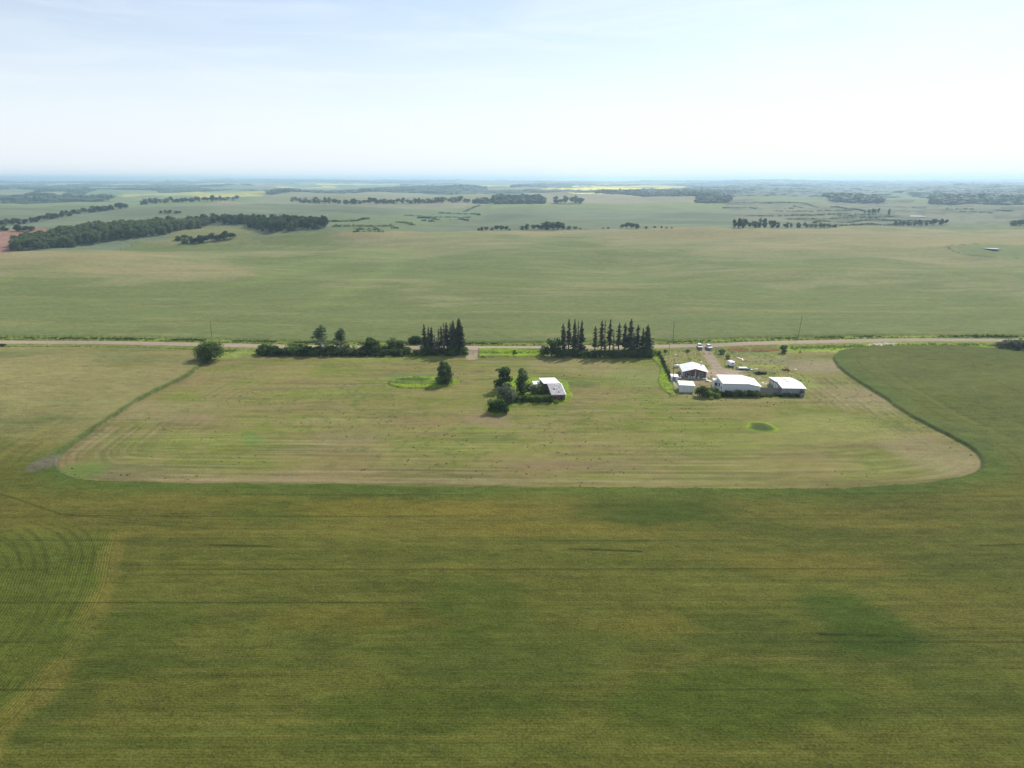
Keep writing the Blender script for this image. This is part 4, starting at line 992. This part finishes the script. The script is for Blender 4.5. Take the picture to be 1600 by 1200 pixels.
# main house: gable end towards the camera
hx, hy, hz = pix(1067, 590)
t = thing('farmhouse', (hx, hy, hz), R(-6), 'farmhouse with low white metal gable roof and brown gable end facing the camera', 'house')
w, d, e, rg = 9.2, 9.5, 2.7, 3.9
mb = MB(); mb.prism([(0, -.4), (w, -.4), (w, e), (w/2, rg), (0, e)], 0, .2, 'y'); mb.build('gable_wall', M['brown_wall'], t)
mb = MB(); mb.box(0, .2, .203, d-.203, -.4, e-.02); mb.box(w-.2, w, .203, d-.203, -.4, e-.02); mb.prism([(0, -.4), (w, -.4), (w, e), (w/2, rg), (0, e)], d-.2, d, 'y')
mb.build('side_wall', M['white_wall'], t)
for s, nm in ((0, 'l'), (1, 'r')):
    mb = MB(); sl = (rg-e)/(w/2); o_ = .55
    if s == 0: q = [(-o_, -1.0, e-o_*sl+.16), (w/2, -1.0, rg+.16), (w/2, d+.5, rg+.16), (-o_, d+.5, e-o_*sl+.16)]
    else: q = [(w/2, -1.0, rg+.16), (w+o_, -1.0, e-o_*sl+.16), (w+o_, d+.5, e-o_*sl+.16), (w/2, d+.5, rg+.16)]
    mb.add(*roofslab(*q, .12))
    for k in range(1, 12):
        f = k/12; yy = -1.0+f*(d+1.5)
        a = Vector(q[0]).lerp(Vector(q[3]), f); b = Vector(q[1]).lerp(Vector(q[2]), f)
        mb.add(*roofslab(a+Vector((0, -.025, .035)), b+Vector((0, -.025, .035)), b+Vector((0, .025, .035)), a+Vector((0, .025, .035)), .03))
    mb.build('roof', M['white_metal'], t)
MB().box(w*.44, w*.44+1.6, .9, 2.3, rg-.02+.0, rg+.24).build('roof_patch', M['shingle'], t) if False else None
mb = MB(); mb.box(w*.88-.2, w*.88+.2, 7.6, 8.0, 2.6, 4.6); ch = mb.build('chimney', M['steel'], t); MB().box(w*.88-.3, w*.88+.3, 7.5, 8.1, 4.6, 4.75).build('chimney_cap', M['white_metal'], ch)
for cx in (2.0, 6.9): window(t, (cx, 0, 1.5), 1.3, 1.0, 'y-')
dm = MB(); dm.box(4.2, 5.1, -.06, -.003, 0, 2.05); dd = dm.build('door', M['grey_wood'], t); MB().box(4.95, 5.0, -.1, -.063, 1.0, 1.1).build('handle', M['steel'], dd)
window(t, (0, 3, 1.5), 1.0, .9, 'x-'); window(t, (0, 6.5, 1.5), 1.0, .9, 'x-')
# porch deck, posts and steps
mb = MB(); mb.box(-.1, w+.1, -3.2, -.08, .0, .35); mb.box(3.9, 5.6, -3.8, -3.203, -.1, .18); mb.build('deck', M['grey_wood'], t)
for px_ in (.3, 4.7, 8.9): MB().box(px_-.07, px_+.07, -.95, -.81, .35, e-.25+(rg-e)*(1-abs(px_-w/2)/(w/2))*1.0).build('porch_post', M['white_wall'], t)
mb = MB()
for px_ in np.arange(0, 3.9, .25): mb.box(px_, px_+.05, -3.15, -3.1, .353, 1.15)
mb.box(0, 3.9, -3.16, -3.09, 1.153, 1.21); mb.build('railing', M['grey_wood'], t)

# small shed by the side fence
sx, sy, sz = pix(1049, 596)
t = thing('small_shed', (sx, sy, sz), YAW, 'smallest white shed, by the side fence left of the farmhouse', 'shed')
MB().box(0, 2.5, 0, 2.4, -.3, 1.9).build('wall', M['white_wall'], t)
mb = MB(); mb.add(*roofslab((-.2, -.25, 2.08), (2.7, -.25, 2.0), (2.75, 2.7, 2.25), (-.2, 2.7, 2.35), .1)); mb.build('roof', M['white_metal'], t)
MB().box(.7, 1.6, -.05, -.003, 0, 1.75).build('door', M['grey_wood'], t)
mb = MB(); mb.box(2.503, 4.0, .3, 2.2, -.2, 1.3); mb.build('lean_to', M['grey_wood'], t)
# larger shed
sx, sy, sz = pix(1061.5, 613)
t = thing('white_shed', (sx, sy, sz), YAW*2, 'white square shed with flat white roof and blank front wall, before the farmhouse', 'shed')
MB().box(0, 5.2, 0, 4.6, -.3, 2.75).build('wall', M['white_wall'], t)
mb = MB(); mb.add(*roofslab((-.3, -.4, 2.98), (5.6, -.4, 2.80), (5.5, 4.9, 3.0), (-.3, 4.9, 3.22), .12))
for k in range(1, 10): mb.box(-.3+k*.58, -.26+k*.58, -.4, 4.9, 2.9, 2.96)
mb.build('roof', M['white_metal'], t)
MB().box(-.05, -.003, 1.4, 2.4, 0, 2.0).build('door', M['grey_wood'], t)
# long white workshop
sx, sy, sz = pix(1128.5, 616)
t = thing('workshop', (sx, sy, sz), YAW, 'long white workshop with wide white roof, largest building of the farmyard', 'building')
w, d = 13.6, 9.5
mb = MB(); mb.prism([(0, -.4), (w, -.4), (w, 3.1), (w*.66, 4.05), (0, 4.1)], 0, .2, 'y')
mb.prism([(0, -.4), (w, -.4), (w, 3.1), (w*.66, 4.6), (0, 4.6)], d-.2, d, 'y'); mb.box(0, .2, .203, d-.203, -.4, 4.0); mb.box(w-.2, w, .203, d-.203, -.4, 3.05); 
# corrugation ribs on the front
for k in range(1, 34): mb.box(k*.4-.02, k*.4+.02, -.03, -.002, -.3, 3.0)
mb.build('wall', M['white_wall'], t)
mb = MB(); mb.add(*roofslab((-.3, -.35, 4.25), (w*.66, -.35, 4.2), (w*.66, d+.3, 4.75), (-.3, d+.3, 4.75), .14)); mb.build('roof', M['white_metal'], t)
mb = MB(); mb.add(*roofslab((w*.66+.004, -.35, 4.2), (w+.35, -.35, 3.2), (w+.35, d+.3, 3.45), (w*.66+.004, d+.3, 4.75), .14)); mb.build('roof', M['faded_roof'], t)
window(t, (0, 2.1, 1.9), .9, .9, 'x-', M['grey_wood']); window(t, (0, 5.2, 2.1), 1.3, 1.3, 'x-', M['grey_wood']);
mb = MB(); mb.box(-1.6, -.003, 6.9, 9.4, -.4, 3.2); lt = mb.build('lean_to', M['white_wall'], t); mb = MB(); mb.add(*roofslab((-1.8, 6.7, 3.35), (-.02, 6.7, 3.5), (-.02, 9.6, 3.5), (-1.8, 9.6, 3.35), .1)); mb.build('lean_to_roof', M['white_metal'], lt)
window(t, (-.8, 6.9, 1.8), .8, 1.0, 'y-', M['grey_wood'])
MB().box(5.2, 5.75, -.06, -.032, 0, 1.5).build('hatch', M['grey_wood'], t)
MB().box(-.1, w+.3, -.44, -.352, 4.0, 4.1).build('gutter', M['white_wall'], t) if False else None
# right barn
sx, sy, sz = pix(1222, 618.5)
t = thing('barn', (sx, sy, sz), YAW, 'grey-walled barn with stained white metal roof at the right of the farmyard', 'barn')
w, d = 8.0, 15.5
gp = [(0, -.4), (d, -.4), (d, 2.45), (5.2, 3.4), (0, 2.95)]
mb = MB(); mb.prism(gp, 0, .2, 'x'); mb.prism(gp, w-.2, w, 'x'); mb.box(.203, w-.203, 0, .2, -.4, 2.7); mb.box(.203, w-.203, d-.2, d, -.4, 2.55)
for k in range(1, 20): mb.box(k*.4-.015, k*.4+.015, -.03, -.002, -.3, 2.6)
mb.build('wall', M['grey_metal'], t)
mb = MB(); mb.add(*roofslab((-.35, -.35, 3.05), (w+.3, -.35, 3.05), (w+.3, 5.2, 3.55), (-.35, 5.2, 3.55), .12)); mb.build('roof', M['white_metal'], t)
mb = MB(); mb.add(*roofslab((-.35, 5.204, 3.55), (w+.3, 5.204, 3.55), (w+.3, d+.35, 2.6), (-.35, d+.35, 2.6), .12)); mb.build('roof', M['rusty_roof'], t)
for yy in (6.5, 9.0): MB().box(-.06, -.003, yy-.7, yy+.7, 0, 2.3).build('door', M['white_wall'], t)
for yy in (11.5, 13.2): MB().box(-.05, -.003, yy-.35, yy+.35, .9, 1.9).build('shutter', M['white_wall'], t)
MB().box(3.2, 7.2, -.9, -.3, -.1, .45).build('trough', M['grey_wood'], t)

# board fence between workshop and barn
def pt(px, py): return Vector(pix(px, py))
def board_fence(name, a, b, h, mat, label, cap=None, step=.2, rails=True):
    a, b = Vector(a), Vector(b); L = (b-a).length; dirv = (b-a)/L
    t = thing(name, a, math.atan2(dirv.y, dirv.x), label, 'fence')
    mb = MB(); k = 0; x = 0; r = random.Random(int(L*10))
    while x < L-.05:
        z = float(H(a.x+dirv.x*x, a.y+dirv.y*x))-a.z
        mb.box(x, x+step*.9, 0, .03, z-.1, z+h+r.uniform(-.04, .04)); x += step
    mb.build('boards', mat, t)
    mb = MB(); n = max(1, int(L/2.4))
    for i in range(n+1):
        x = L*i/n; z = float(H(a.x+dirv.x*x, a.y+dirv.y*x))-a.z
        MB().box(x-.06, x+.06, .035, .15, z-.2, z+h-.02).build('post', mat, t)
    if cap: 
        mb = MB(); mb.tube([(0, 0, h+.05), (L, 0, h+.05+b.z-a.z)], .06, 6); mb.build('top_rail', cap, t)
    return t
board_fence('board_fence', pt(1185, 615), pt(1221.5, 616), 2.4, M['grey_wood'], 'tall weathered board fence joining the workshop and the barn')
board_fence('side_fence', pt(1031.5, 555), pt(1049, 594), 1.3, M['grey_wood'], 'long board fence with pale top rail on the left side of the farmyard', M['palepole'])
# orange mesh fence
a, b = pt(1137, 549), pt(1219, 549); L = (b-a).length
t = thing('mesh_fence', a, math.atan2(b.y-a.y, b.x-a.x), 'low reddish-orange mesh fence between the road and the farmyard', 'fence')
mb = MB(); r = random.Random(4)
def zat(x): return float(H(a.x+(b.x-a.x)*x/L, a.y+(b.y-a.y)*x/L))-a.z
for k in range(int(L/.16)):
    x = k*.16
    if 9 < x < 10.5: continue
    z = zat(x); mb.box(x, x+.07, 0, .02, z+.1, z+1.4+r.uniform(-.12, .08))
for zz in (.2, .6, .95, 1.3):
    for s in range(int(L)):
        mb.box(s, s+1, -.022, -.002, zat(s)+zz, zat(s)+zz+.09)
mb.build('mesh_panel', M['orange'], t)
for i in range(9):
    x = L*i/8; MB().box(x-.05, x+.05, .03, .12, zat(x)-.2, zat(x)+1.35).build('post', M['pole'], t)

# abandoned house
sx, sy, sz = pix(862.5, 627.5)
t = thing('abandoned_house', (sx, sy, sz), R(8), 'abandoned brown house with broken grey shingles in front and a white roof behind', 'house')
w = 4.7
mb = MB(); mb.box(0, w, 0, .2, -.4, 2.5); mb.prism([(.203, -.4), (9, -.4), (9, 3.9), (8, 4.1), (.203, 2.5)], 0, .2, 'x'); mb.prism([(.203, -.4), (9, -.4), (9, 3.9), (8, 4.1), (.203, 2.5)], w-.2, w, 'x')
for k in range(1, 12): mb.box(k*.4-.02, k*.4+.02, -.03, -.002, -.3, 2.45)
mb.build('wall', M['brown_wall'], t)
mb = MB(); mb.add(*roofslab((-.3, -.35, 2.58), (w+.4, -.35, 2.5), (w+.3, 8.3, 4.25), (-.3, 8.3, 4.3), .12)); mb.build('roof', M['shingle'], t)
mb = MB(); mb.box(1.2, 1.9, 3.6, 4.1, 3.45, 3.62); mb.box(2.6, 2.9, 1.3, 2.4, 2.98, 3.10); mb.build('loose_boards', M['brown_wall'], t)
mb = MB(); mb.add(*roofslab((w+.12, -.36, 2.56), (w+.46, -.36, 2.56), (w+.38, 8.25, 4.33), (w+.04, 8.25, 4.33), .05)); mb.build('rake_trim', M['white_metal'], t)
mb = MB(); mb.box(-1.2, w-.4, 8.6, 17.5, -.4, 3.2); mb.box(w-.4, w+.4, 10.5, 13.0, -.4, 2.9); rw = mb.build('rear_wing', M['brown_wall'], t)
mb = MB(); mb.add(*roofslab((-1.5, 8.35, 4.3), (w, 8.35, 4.25), (w-.1, 18, 3.6), (-1.6, 18, 3.7), .14)); mb.build('wing_roof', M['white_metal'], rw)
mb = MB(); mb.add(*roofslab((w+.004, 10.3, 3.4), (w+.9, 10.3, 3.1), (w+.9, 13.4, 3.1), (w+.004, 13.4, 3.4), .1)); mb.build('wing_roof', M['white_metal'], rw)
mb = MB(); mb.box(-4.0, -1.25, 12.5, 17, -.4, 1.8); mb.box(-8, -4.1, 12.0, 15.5, -.4, 1.5); an = mb.build('annex', M['plate'], t)
mb = MB(); mb.add(*roofslab((-4.2, 14.5, 2.25), (-1.6, 14.5, 2.3), (-1.6, 18, 2.6), (-4.2, 18, 2.6), .06)); mb.build('annex_roof', M['white_metal'], an)
mb = MB(); mb.add(*roofslab((-3.6, 11.6, 1.9), (-2.0, 11.4, 1.95), (-1.9, 13.2, 2.3), (-3.5, 13.4, 2.1), .05)); mb.build('roof_sheet', M['white_metal'], an)
window(t, (1.2, 0, 1.4), .8, .9, 'y-', M['grey_wood']); MB().box(3.0, 3.9, -.06, -.032, 0, 1.9).build('door', M['plate'], t)

# ------------------------------------------------------------------ poles and wires
def pole(px, base, top, label, mat='pole', arm=True, lean=0.0, rad=.15):
    x, y, z = pix(px, base); s = F/(y*math.cos(R(PITCH))+(CAM_H-z)*math.sin(R(PITCH))); h = (base-top)/s/math.cos(math.atan2(CAM_H-z, y))
    t = thing('utility_pole', (x, y, z), 0, label, 'utility pole'); t.rotation_euler = (0, lean, 0)
    MB().tube([(0, 0, -.5), (0, 0, h)], [rad, rad*.65], 8).build('pole_shaft', M[mat], t)
    if arm:
        c = MB(); c.box(-1.1, 1.1, -.06, .06, h-.75, h-.63); c = c.build('crossarm', M[mat], t)
        for q in (-1.0, 1.0): MB().tube([(q, 0, h-.63), (q, 0, h-.45)], [.05, .035], 6).build('insulator', M['porcelain'], c)
    MB().tube([(0, 0, h), (0, 0, h+.18)], [.05, .035], 6).build('insulator', M['porcelain'], t)
    return Vector((x+math.sin(lean)*h, y, z+h*math.cos(lean)+.15))
p1 = pole(331.5, 529, 502, 'dark utility pole across the road behind the lone round tree', arm=False)
p2 = pole(1051.5, 533, 502, 'dark utility pole on the far side of the road nearest the farmyard', arm=False)
p3 = pole(1246, 532.5, 494.5, 'leaning dark utility pole on the far side of the road, right of the farmyard', arm=False, lean=R(4))
p4 = pole(1045.5, 553, 518, 'pale utility pole on the near side of the road at the yard corner', 'palepole')
p5 = pole(1051, 599, 560, 'dark utility pole inside the farmyard by the small shed', arm=True)
def wire(a, b, name, label):
    pts = [a.lerp(b, i/12)-Vector((0, 0, 1.2*4*(i/12)*(1-i/12)*min(1, (b-a).length/80))) for i in range(13)]
    tag(MB().tube(pts, .013, 4, False).build(name, M['wire']), label, 'power line')
wire(p1, p2, 'power_line', 'thin overhead wire along the far side of the road, long left span')
wire(p2, p3, 'power_line', 'thin overhead wire along the far side of the road, right span to the leaning pole')
wire(p2, p4, 'power_line', 'thin overhead wire crossing the road to the pale pole')
wire(p4, p5, 'power_line', 'thin overhead wire from the pale pole into the farmyard')

# ------------------------------------------------------------------ vehicles
def suv(px, py, yaw, label, dark=False):
    x, y, z = pix(px, py)
    z += .35
    t = thing('parked_car', (x, y, z), yaw, label, 'car', 'white cars parked at the top of the drive')
    L, Wd = 4.7, 1.9        # the car points to -y
    prof = [(-2.35, .42), (-2.33, .78), (-2.15, 1.0), (-1.25, 1.12), (2.2, 1.12), (2.33, .95), (2.35, .42), (1.95, .34), (-1.95, .34)]
    mb = MB(); mb.prism(prof, -Wd/2, Wd/2, 'x'); mb.build('body', M['paint'], t, bevel=.08)
    # cabin: tapered frustum
    def fr(y0, y1, z0, yy0, yy1, z1, w0, w1): return [(-w0, y0, z0), (w0, y0, z0), (w0, y1, z0), (-w0, y1, z0), (-w1, yy0, z1), (w1, yy0, z1), (w1, yy1, z1), (-w1, yy1, z1)]
    BF = [(0, 3, 2, 1), (4, 5, 6, 7), (0, 1, 5, 4), (1, 2, 6, 5), (2, 3, 7, 6), (3, 0, 4, 7)]
    mb = MB(); mb.add(fr(-1.3, 2.18, 1.121, -.42, 1.85, 1.70, .86, .70), BF); mb.build('cabin_glass', M['dark_glass'], t, bevel=.03)
    mb = MB(); mb.add(fr(-.48, 1.92, 1.703, -.38, 1.82, 1.80, .74, .68), BF); rf = mb.build('roof', M['paint'], t, bevel=.03)
    mb = MB()
    for s in (-1, 1):
        for (ya, yb) in ((-1.3, -.45), (.45, .45), (2.15, 1.88)):
            mb.tube([(s*.87, ya, 1.11), (s*.715, yb, 1.72)], .045, 6)
    mb.build('pillar', M['paint'], t)
    for s in (-1, 1):
        for yy in (-1.5, 1.45):
            wh = MB().disc((s*.86, yy, .35), .36, (1, 0, 0), .24, 18).build('wheel', M['tyre'], t); MB().disc((s*.985, yy, .35), .22, (1, 0, 0), .03, 12).build('rim', M['steel'], wh)
        MB().box(s*.68-.2, s*.68+.2, -2.39, -2.335, .72, .9).build('headlight', M['lampglass'], t)
        MB().box(s*.75-.14, s*.75+.14, 2.345, 2.39, .75, .98).build('tail_light', M['rust'], t)
        MB().box(s*1.02-.1, s*1.02+.1, -.95, -.8, 1.1, 1.26).build('mirror', M['paint'], t)
    MB().box(-.44, .44, -2.385, -2.34, .62, .86).build('grille', M['plate'], t)
    MB().box(-.93, .93, -2.42, -2.36, .36, .55).build('bumper', M['plate'] if dark else M['steel'], t)
    return t
suv(1093, 544.5, R(-4), 'white car, left one of two parked where the drive meets the road')
suv(1107.5, 545.5, R(6), 'white car with dark bumper, right one of two parked by the road', True)

# small white camper trailer
x, y, z = pix(1141.5, 572.5)
t = thing('camper_trailer', (x, y, z+.1), R(8), 'small boxy white camper trailer right of the drive', 'camper')
mb = MB(); mb.prism([(-1.75, .6), (-1.85, 1.2), (-1.55, 2.15), (-1.2, 2.3), (1.3, 2.3), (1.7, 2.1), (1.8, 1.1), (1.6, .5)], -1.05, 1.05, 'x'); mb.build('body', M['paint'], t, bevel=.07)
MB().box(-.55, .55, -1.83, -1.74, 1.35, 1.75).build('window', M['dark_glass'], t)
for s in (-1, 1):
    wh = MB().disc((s*.98, .2, .33), .33, (1, 0, 0), .2, 16).build('wheel', M['tyre'], t); MB().disc((s*1.09, .2, .33), .18, (1, 0, 0), .03, 12).build('rim', M['steel'], wh)
    MB().box(s*1.052-.01 if s < 0 else 1.053, (s*1.052+.01 if s > 0 else -1.053)+0, -.9, .1, 1.35, 1.8).build('window', M['dark_glass'], t) if False else None
mb = MB(); mb.box(1.053, 1.08, .3, 1.0, .6, 1.95); mb.build('door', M['white_wall'], t)
MB().tube([(-.5, -1.7, .5), (0, -2.7, .45), (.5, -1.7, .5)], .05, 6).build('hitch', M['steel'], t)
MB().box(-.85, .85, -1.5, 1.5, .34, .5).build('chassis', M['plate'], t)
# flatbed trailer with a white load
x, y, z = pix(1160.5, 578)
t = thing('flatbed_trailer', (x, y, z), R(-3), 'low dark flatbed trailer beside the white camper', 'trailer')
MB().box(-2.6, 2.6, -.95, .95, .55, .7).build('deck', M['grey_wood'], t)
for s in (-1, 1):
    for xx in (-.5, .5):
        wh = MB().disc((xx, s*1.05, .33), .33, (0, 1, 0), .18, 16).build('wheel', M['tyre'], t); MB().disc((xx, s*1.15, .33), .16, (0, 1, 0), .03, 10).build('rim', M['steel'], wh)
MB().tube([(-2.5, -.6, .6), (-3.6, 0, .5), (-2.5, .6, .6)], .05, 6).build('drawbar', M['plate'], t)
MB().box(-2.6, -2.5, -.9, .9, .703, 1.1).build('headboard', M['plate'], t)
o = MB().box(-1.7, 1.6, -.8, .8, 0, .45)
o = o.build('stacked_sheets', M['white_metal'], None, bevel=.04); o.location = (x, y, z+.702); o.rotation_euler = (0, 0, R(-3)); tag(o, 'flat white stack of sheets lying on the flatbed trailer', 'sheets')
mb = MB(); mb.box(-.6, .6, -.5, .5, 0, .8); mb.box(-.5, .5, -.55, -.503, .1, .7); o = mb.build('oil_tank', M['plate'], None, bevel=.08); x2, y2, z2 = pix(1171, 577.5); o.location = (x2, y2, z2); tag(o, 'dark boxy tank at the right end of the flatbed trailer', 'tank')

# loose white things in the yard
def sheet(px, py, w, d, rz, tilt, label, name='metal_sheet', th=.06, h0=.15):
    x, y, z = pix(px, py); mb = MB(); mb.box(-w/2, w/2, -d/2, d/2, 0, th)
    for k in range(int(w/.3)): mb.box(-w/2+.1+k*.3, -w/2+.14+k*.3, -d/2, d/2, th+.001, th+.03)
    o = mb.build(name, M['white_metal']); o.location = (x, y, z+h0+.25); o.rotation_euler = (tilt, tilt*.4, rz); tag(o, label, 'sheet metal'); return o
sheet(1101, 593, 1.9, 1.2, .3, .08, 'white sheet lying on the grass at the right front of the farmhouse')
sheet(1107.5, 596.5, 1.2, 2.2, .7, .1, 'white sheet between the farmhouse and the workshop lean-to')
sheet(1173.5, 578.5, 1.0, 1.3, .5, .1, 'small white sheet right of the flatbed trailer')
sheet(1155, 555.5-.5+6, .5, 2.6, .45, .05, 'left arm of the two white boards lying in a V in the yard')
sheet(1160, 563, .5, 2.8, -.25, .05, 'right arm of the two white boards lying in a V in the yard')
sheet(1181, 578, 1.8, .5, .25, .05, 'thin white board at the far right of the junk by the flatbed trailer')
sheet(1055.5, 555.8, .8, .6, .25, .05, 'small white panel in the grass at the back of the yard')
sheet(1243, 578.5, .7, .6, .25, .05, 'small pale panel in the grass right of the red implement')
sheet(1192, 600, .9, .7, .2, .1, 'pale scrap sheet behind the board fence, beside the workshop')
sheet(1197, 601.5, .8, .6, 1.2, .1, 'pale scrap sheet behind the board fence, nearer the barn')
r = random.Random(12)
for i, (px, py) in enumerate([(1071, 588.5), (1076, 592), (1080, 592.2), (1084, 592.2), (1091, 592.5), (1097, 589.5), (1063.5, 590)]):
    x, y, z = pix(px, py); mb = MB(); mb.tube([(0, 0, 0), (0, 0, .7)], [.28, .34], 12); o = mb.build('bucket', M['white_wall']); o.location = (x, y, z+.3)
    mb = MB(); mb.tube([(-.34, 0, .6), (-.2, 0, .88), (.2, 0, .88), (.34, 0, .6)], .015, 5, False); mb.build('bucket_handle', M['steel'], o)
    tag(o, 'white bucket in the row along the front of the farmhouse deck', 'bucket', 'white buckets before the farmhouse deck')
# white ladder between the sheds
x, y, z = pix(1056.5, 606)
t = MB()
for s in (0, .45): t.tube([(s, 0, 0), (s-.6, 3.6, 1.3)], .04, 6)
for k in range(9): f = (k+.5)/9; t.tube([(-.6*f, 3.6*f, 1.3*f), (-.6*f+.45, 3.6*f, 1.3*f)], .025, 5)
o = t.build('ladder', M['white_metal']); o.location = (x, y, z+.2); tag(o, 'long white ladder leaning between the two white sheds', 'ladder')
# propane tank
x, y, z = pix(1056, 575)
t = thing('propane_tank', (x, y, z+.1), R(12), 'long white propane tank left of the farmhouse', 'tank')
MB().tube([(-1.5, 0, .95), (-1.4, 0, .95), (-1.2, 0, .95), (1.2, 0, .95), (1.4, 0, .95), (1.5, 0, .95)], [.12, .33, .46, .46, .33, .12], 16).build('tank_body', M['paint'], t, smooth=True)
for q in (-.8, .8): MB().box(q-.06, q+.06, -.35, .35, -.2, .55).build('leg', M['steel'], t)
MB().disc((0, 0, 1.46), .16, (0, 0, 1), .16, 12).build('valve_cover', M['steel'], t)
# junk on the deck
for i, (px, py, m_) in enumerate([(1073, 585, 'grey_wood'), (1095, 585.5, 'plate'), (1098.5, 587, 'white_wall')]):
    x, y, z = pix(px, py+3); mb = MB(); mb.box(-.5, .5, -.35, .35, 0, .55); mb.box(-.54, .54, -.39, .39, .551, .6); o = mb.build('storage_box', M[m_], None, bevel=.02); o.location = (x, y, z+.35); o.rotation_euler = (0, 0, .3*i)
    tag(o, ['grey wooden box on the left of the farmhouse deck', 'black box on the right of the farmhouse deck', 'white box at the right corner of the farmhouse deck'][i], 'box')
# red implement: old harrow with wheels and tines
x, y, z = pix(1226, 579.5)
t = thing('farm_implement', (x, y, z), R(10), 'old red farm implement with upright arms standing in the weeds', 'farm machine')
mb = MB(); mb.tube([(-2.2, 0, .6), (1.6, 0, .7)], .09, 6); mb.tube([(-.4, -.7, .65), (-.4, .7, .65)], .09, 6); mb.tube([(1.0, -.8, .65), (1.0, .8, .65)], .09, 6); mb.build('frame', M['rust'], t)
for xx in (-.3, .5, 1.2): MB().tube([(xx, 0, .6), (xx+.1, 0, 1.9), (xx+.5, 0, 2.0)], .08, 6).build('arm', M['rust'], t)
for xx, yy in ((-.4, -.8), (-.4, .8), (1.1, -.9), (1.1, .9)):
    wh = MB().disc((xx, yy, .4), .4, (0, 1, 0), .12, 14).build('wheel', M['tyre'], t); MB().disc((xx, yy*1.1, .4), .2, (0, 1, 0), .04, 10).build('rim', M['rust'], wh)
MB().box(1.2, 1.7, -.25, .25, .8, .95).build('seat', M['rust'], t)
# white marker post by the field gate
x, y, z = pix(728.5, 556); o = MB().box(-.09, .09, -.09, .09, -.2, 1.7).box(-.13, .13, -.13, .13, 1.702, 1.78).build('gate_post', M['white_wall'], None, bevel=.01); o.location = (x, y, z); tag(o, 'white post beside the dirt field entrance', 'post')
x, y, z = pix(1119, 552); o = MB().tube([(0, 0, -.2), (0, 0, 2.4)], .05, 6).box(-.25, .25, -.02, .02, 1.9, 2.3).build('marker_post', M['steel']); o.location = (x, y, z); tag(o, 'thin metal sign post right of the parked cars', 'sign post')
# rock and root heap in the corner of the hay field
x, y, z = pix(68, 731)
t = thing('rock_heap', (x, y, z+.1), .5, 'low grey heap of soil, roots and rocks at the mown field corner', 'heap')
r = np.random.default_rng(77)
gx, gy = np.meshgrid(np.linspace(-5, 5, 60), np.linspace(-8, 8, 80)); rr = np.hypot(gx/3.4, gy/5.6); gz = .6*ss(1, .1, rr)*(1+.5*fbm(gx/1.2, gy/1.2, 3, 3)) - .4*ss(.8, 1.1, rr)
idx = np.arange(gx.size).reshape(gx.shape); Fq = np.stack([idx[:-1, :-1].ravel(), idx[:-1, 1:].ravel(), idx[1:, 1:].ravel(), idx[1:, :-1].ravel()], 1)
link('soil_mound', mesh_np('soil_mound', np.stack([gx.ravel(), gy.ravel(), gz.ravel()], 1), Fq, True), M['soil'], t)
n = 160; a = r.random(n)*6.28; q = np.sqrt(r.random(n)); X = 3.1*q*np.cos(a); Y = 5.0*q*np.sin(a); Z = .55*ss(1, .1, q)
s = .12+.26*r.random(n)**2; nv = len(IV1); V = (IV1[None]*(1+.25*r.normal(size=(n, nv, 1)))*s[:, None, None]+np.stack([X, Y, Z], 1)[:, None]).reshape(-1, 3)
ro = link('rocks', mesh_np('rocks', V, (IF1[None]+np.arange(n)[:, None, None]*nv).reshape(-1, 3)), M['rock'], t); ro['kind'] = 'stuff'
mb = MB(); rr = random.Random(9)
for k in range(12):
    a = rr.uniform(0, 3.14); x0, y0 = rr.uniform(-2, 2), rr.uniform(-3.5, 3.5); l = rr.uniform(.8, 2.4)
    mb.tube([(x0-l*math.cos(a), y0-l*math.sin(a), .3), (x0, y0, .6+rr.random()*.3), (x0+l*math.cos(a), y0+l*math.sin(a), .4+rr.random()*.3)], [.05, .11, .06], 6)
ro = mb.build('roots', M['pole'], t); ro['kind'] = 'stuff'

# far farm building with a white roof
x, y, z = pix(899, 293.5)
t = thing('far_barn', (x, y, z), .2, 'tiny white barn on the skyline beside the yellow field', 'barn')
MB().box(-22, 22, -9, 9, -2, 9).build('wall', M['white_wall'], t); MB().prism([(-10, 9.01), (10, 9.01), (0, 14)], -23, 23, 'x').build('roof', M['white_metal'], t)

# ------------------------------------------------------------------ haze: one even box of air round everything
mb = MB(); mb.box(-45000, 45000, -45000, 45000, -60, 135)
m, tt, b = newmat('haze'); tt.nodes.remove(b); pv = tt.nodes.new('ShaderNodeVolumePrincipled')
pv.inputs['Color'].default_value = HAZE_COLOR; pv.inputs['Density'].default_value = HAZE_DENSITY; pv.inputs['Anisotropy'].default_value = .4
tt.links.new(pv.outputs[0], tt.nodes['Material Output'].inputs['Volume'])
tag(mb.build('haze', m), kind='stuff')
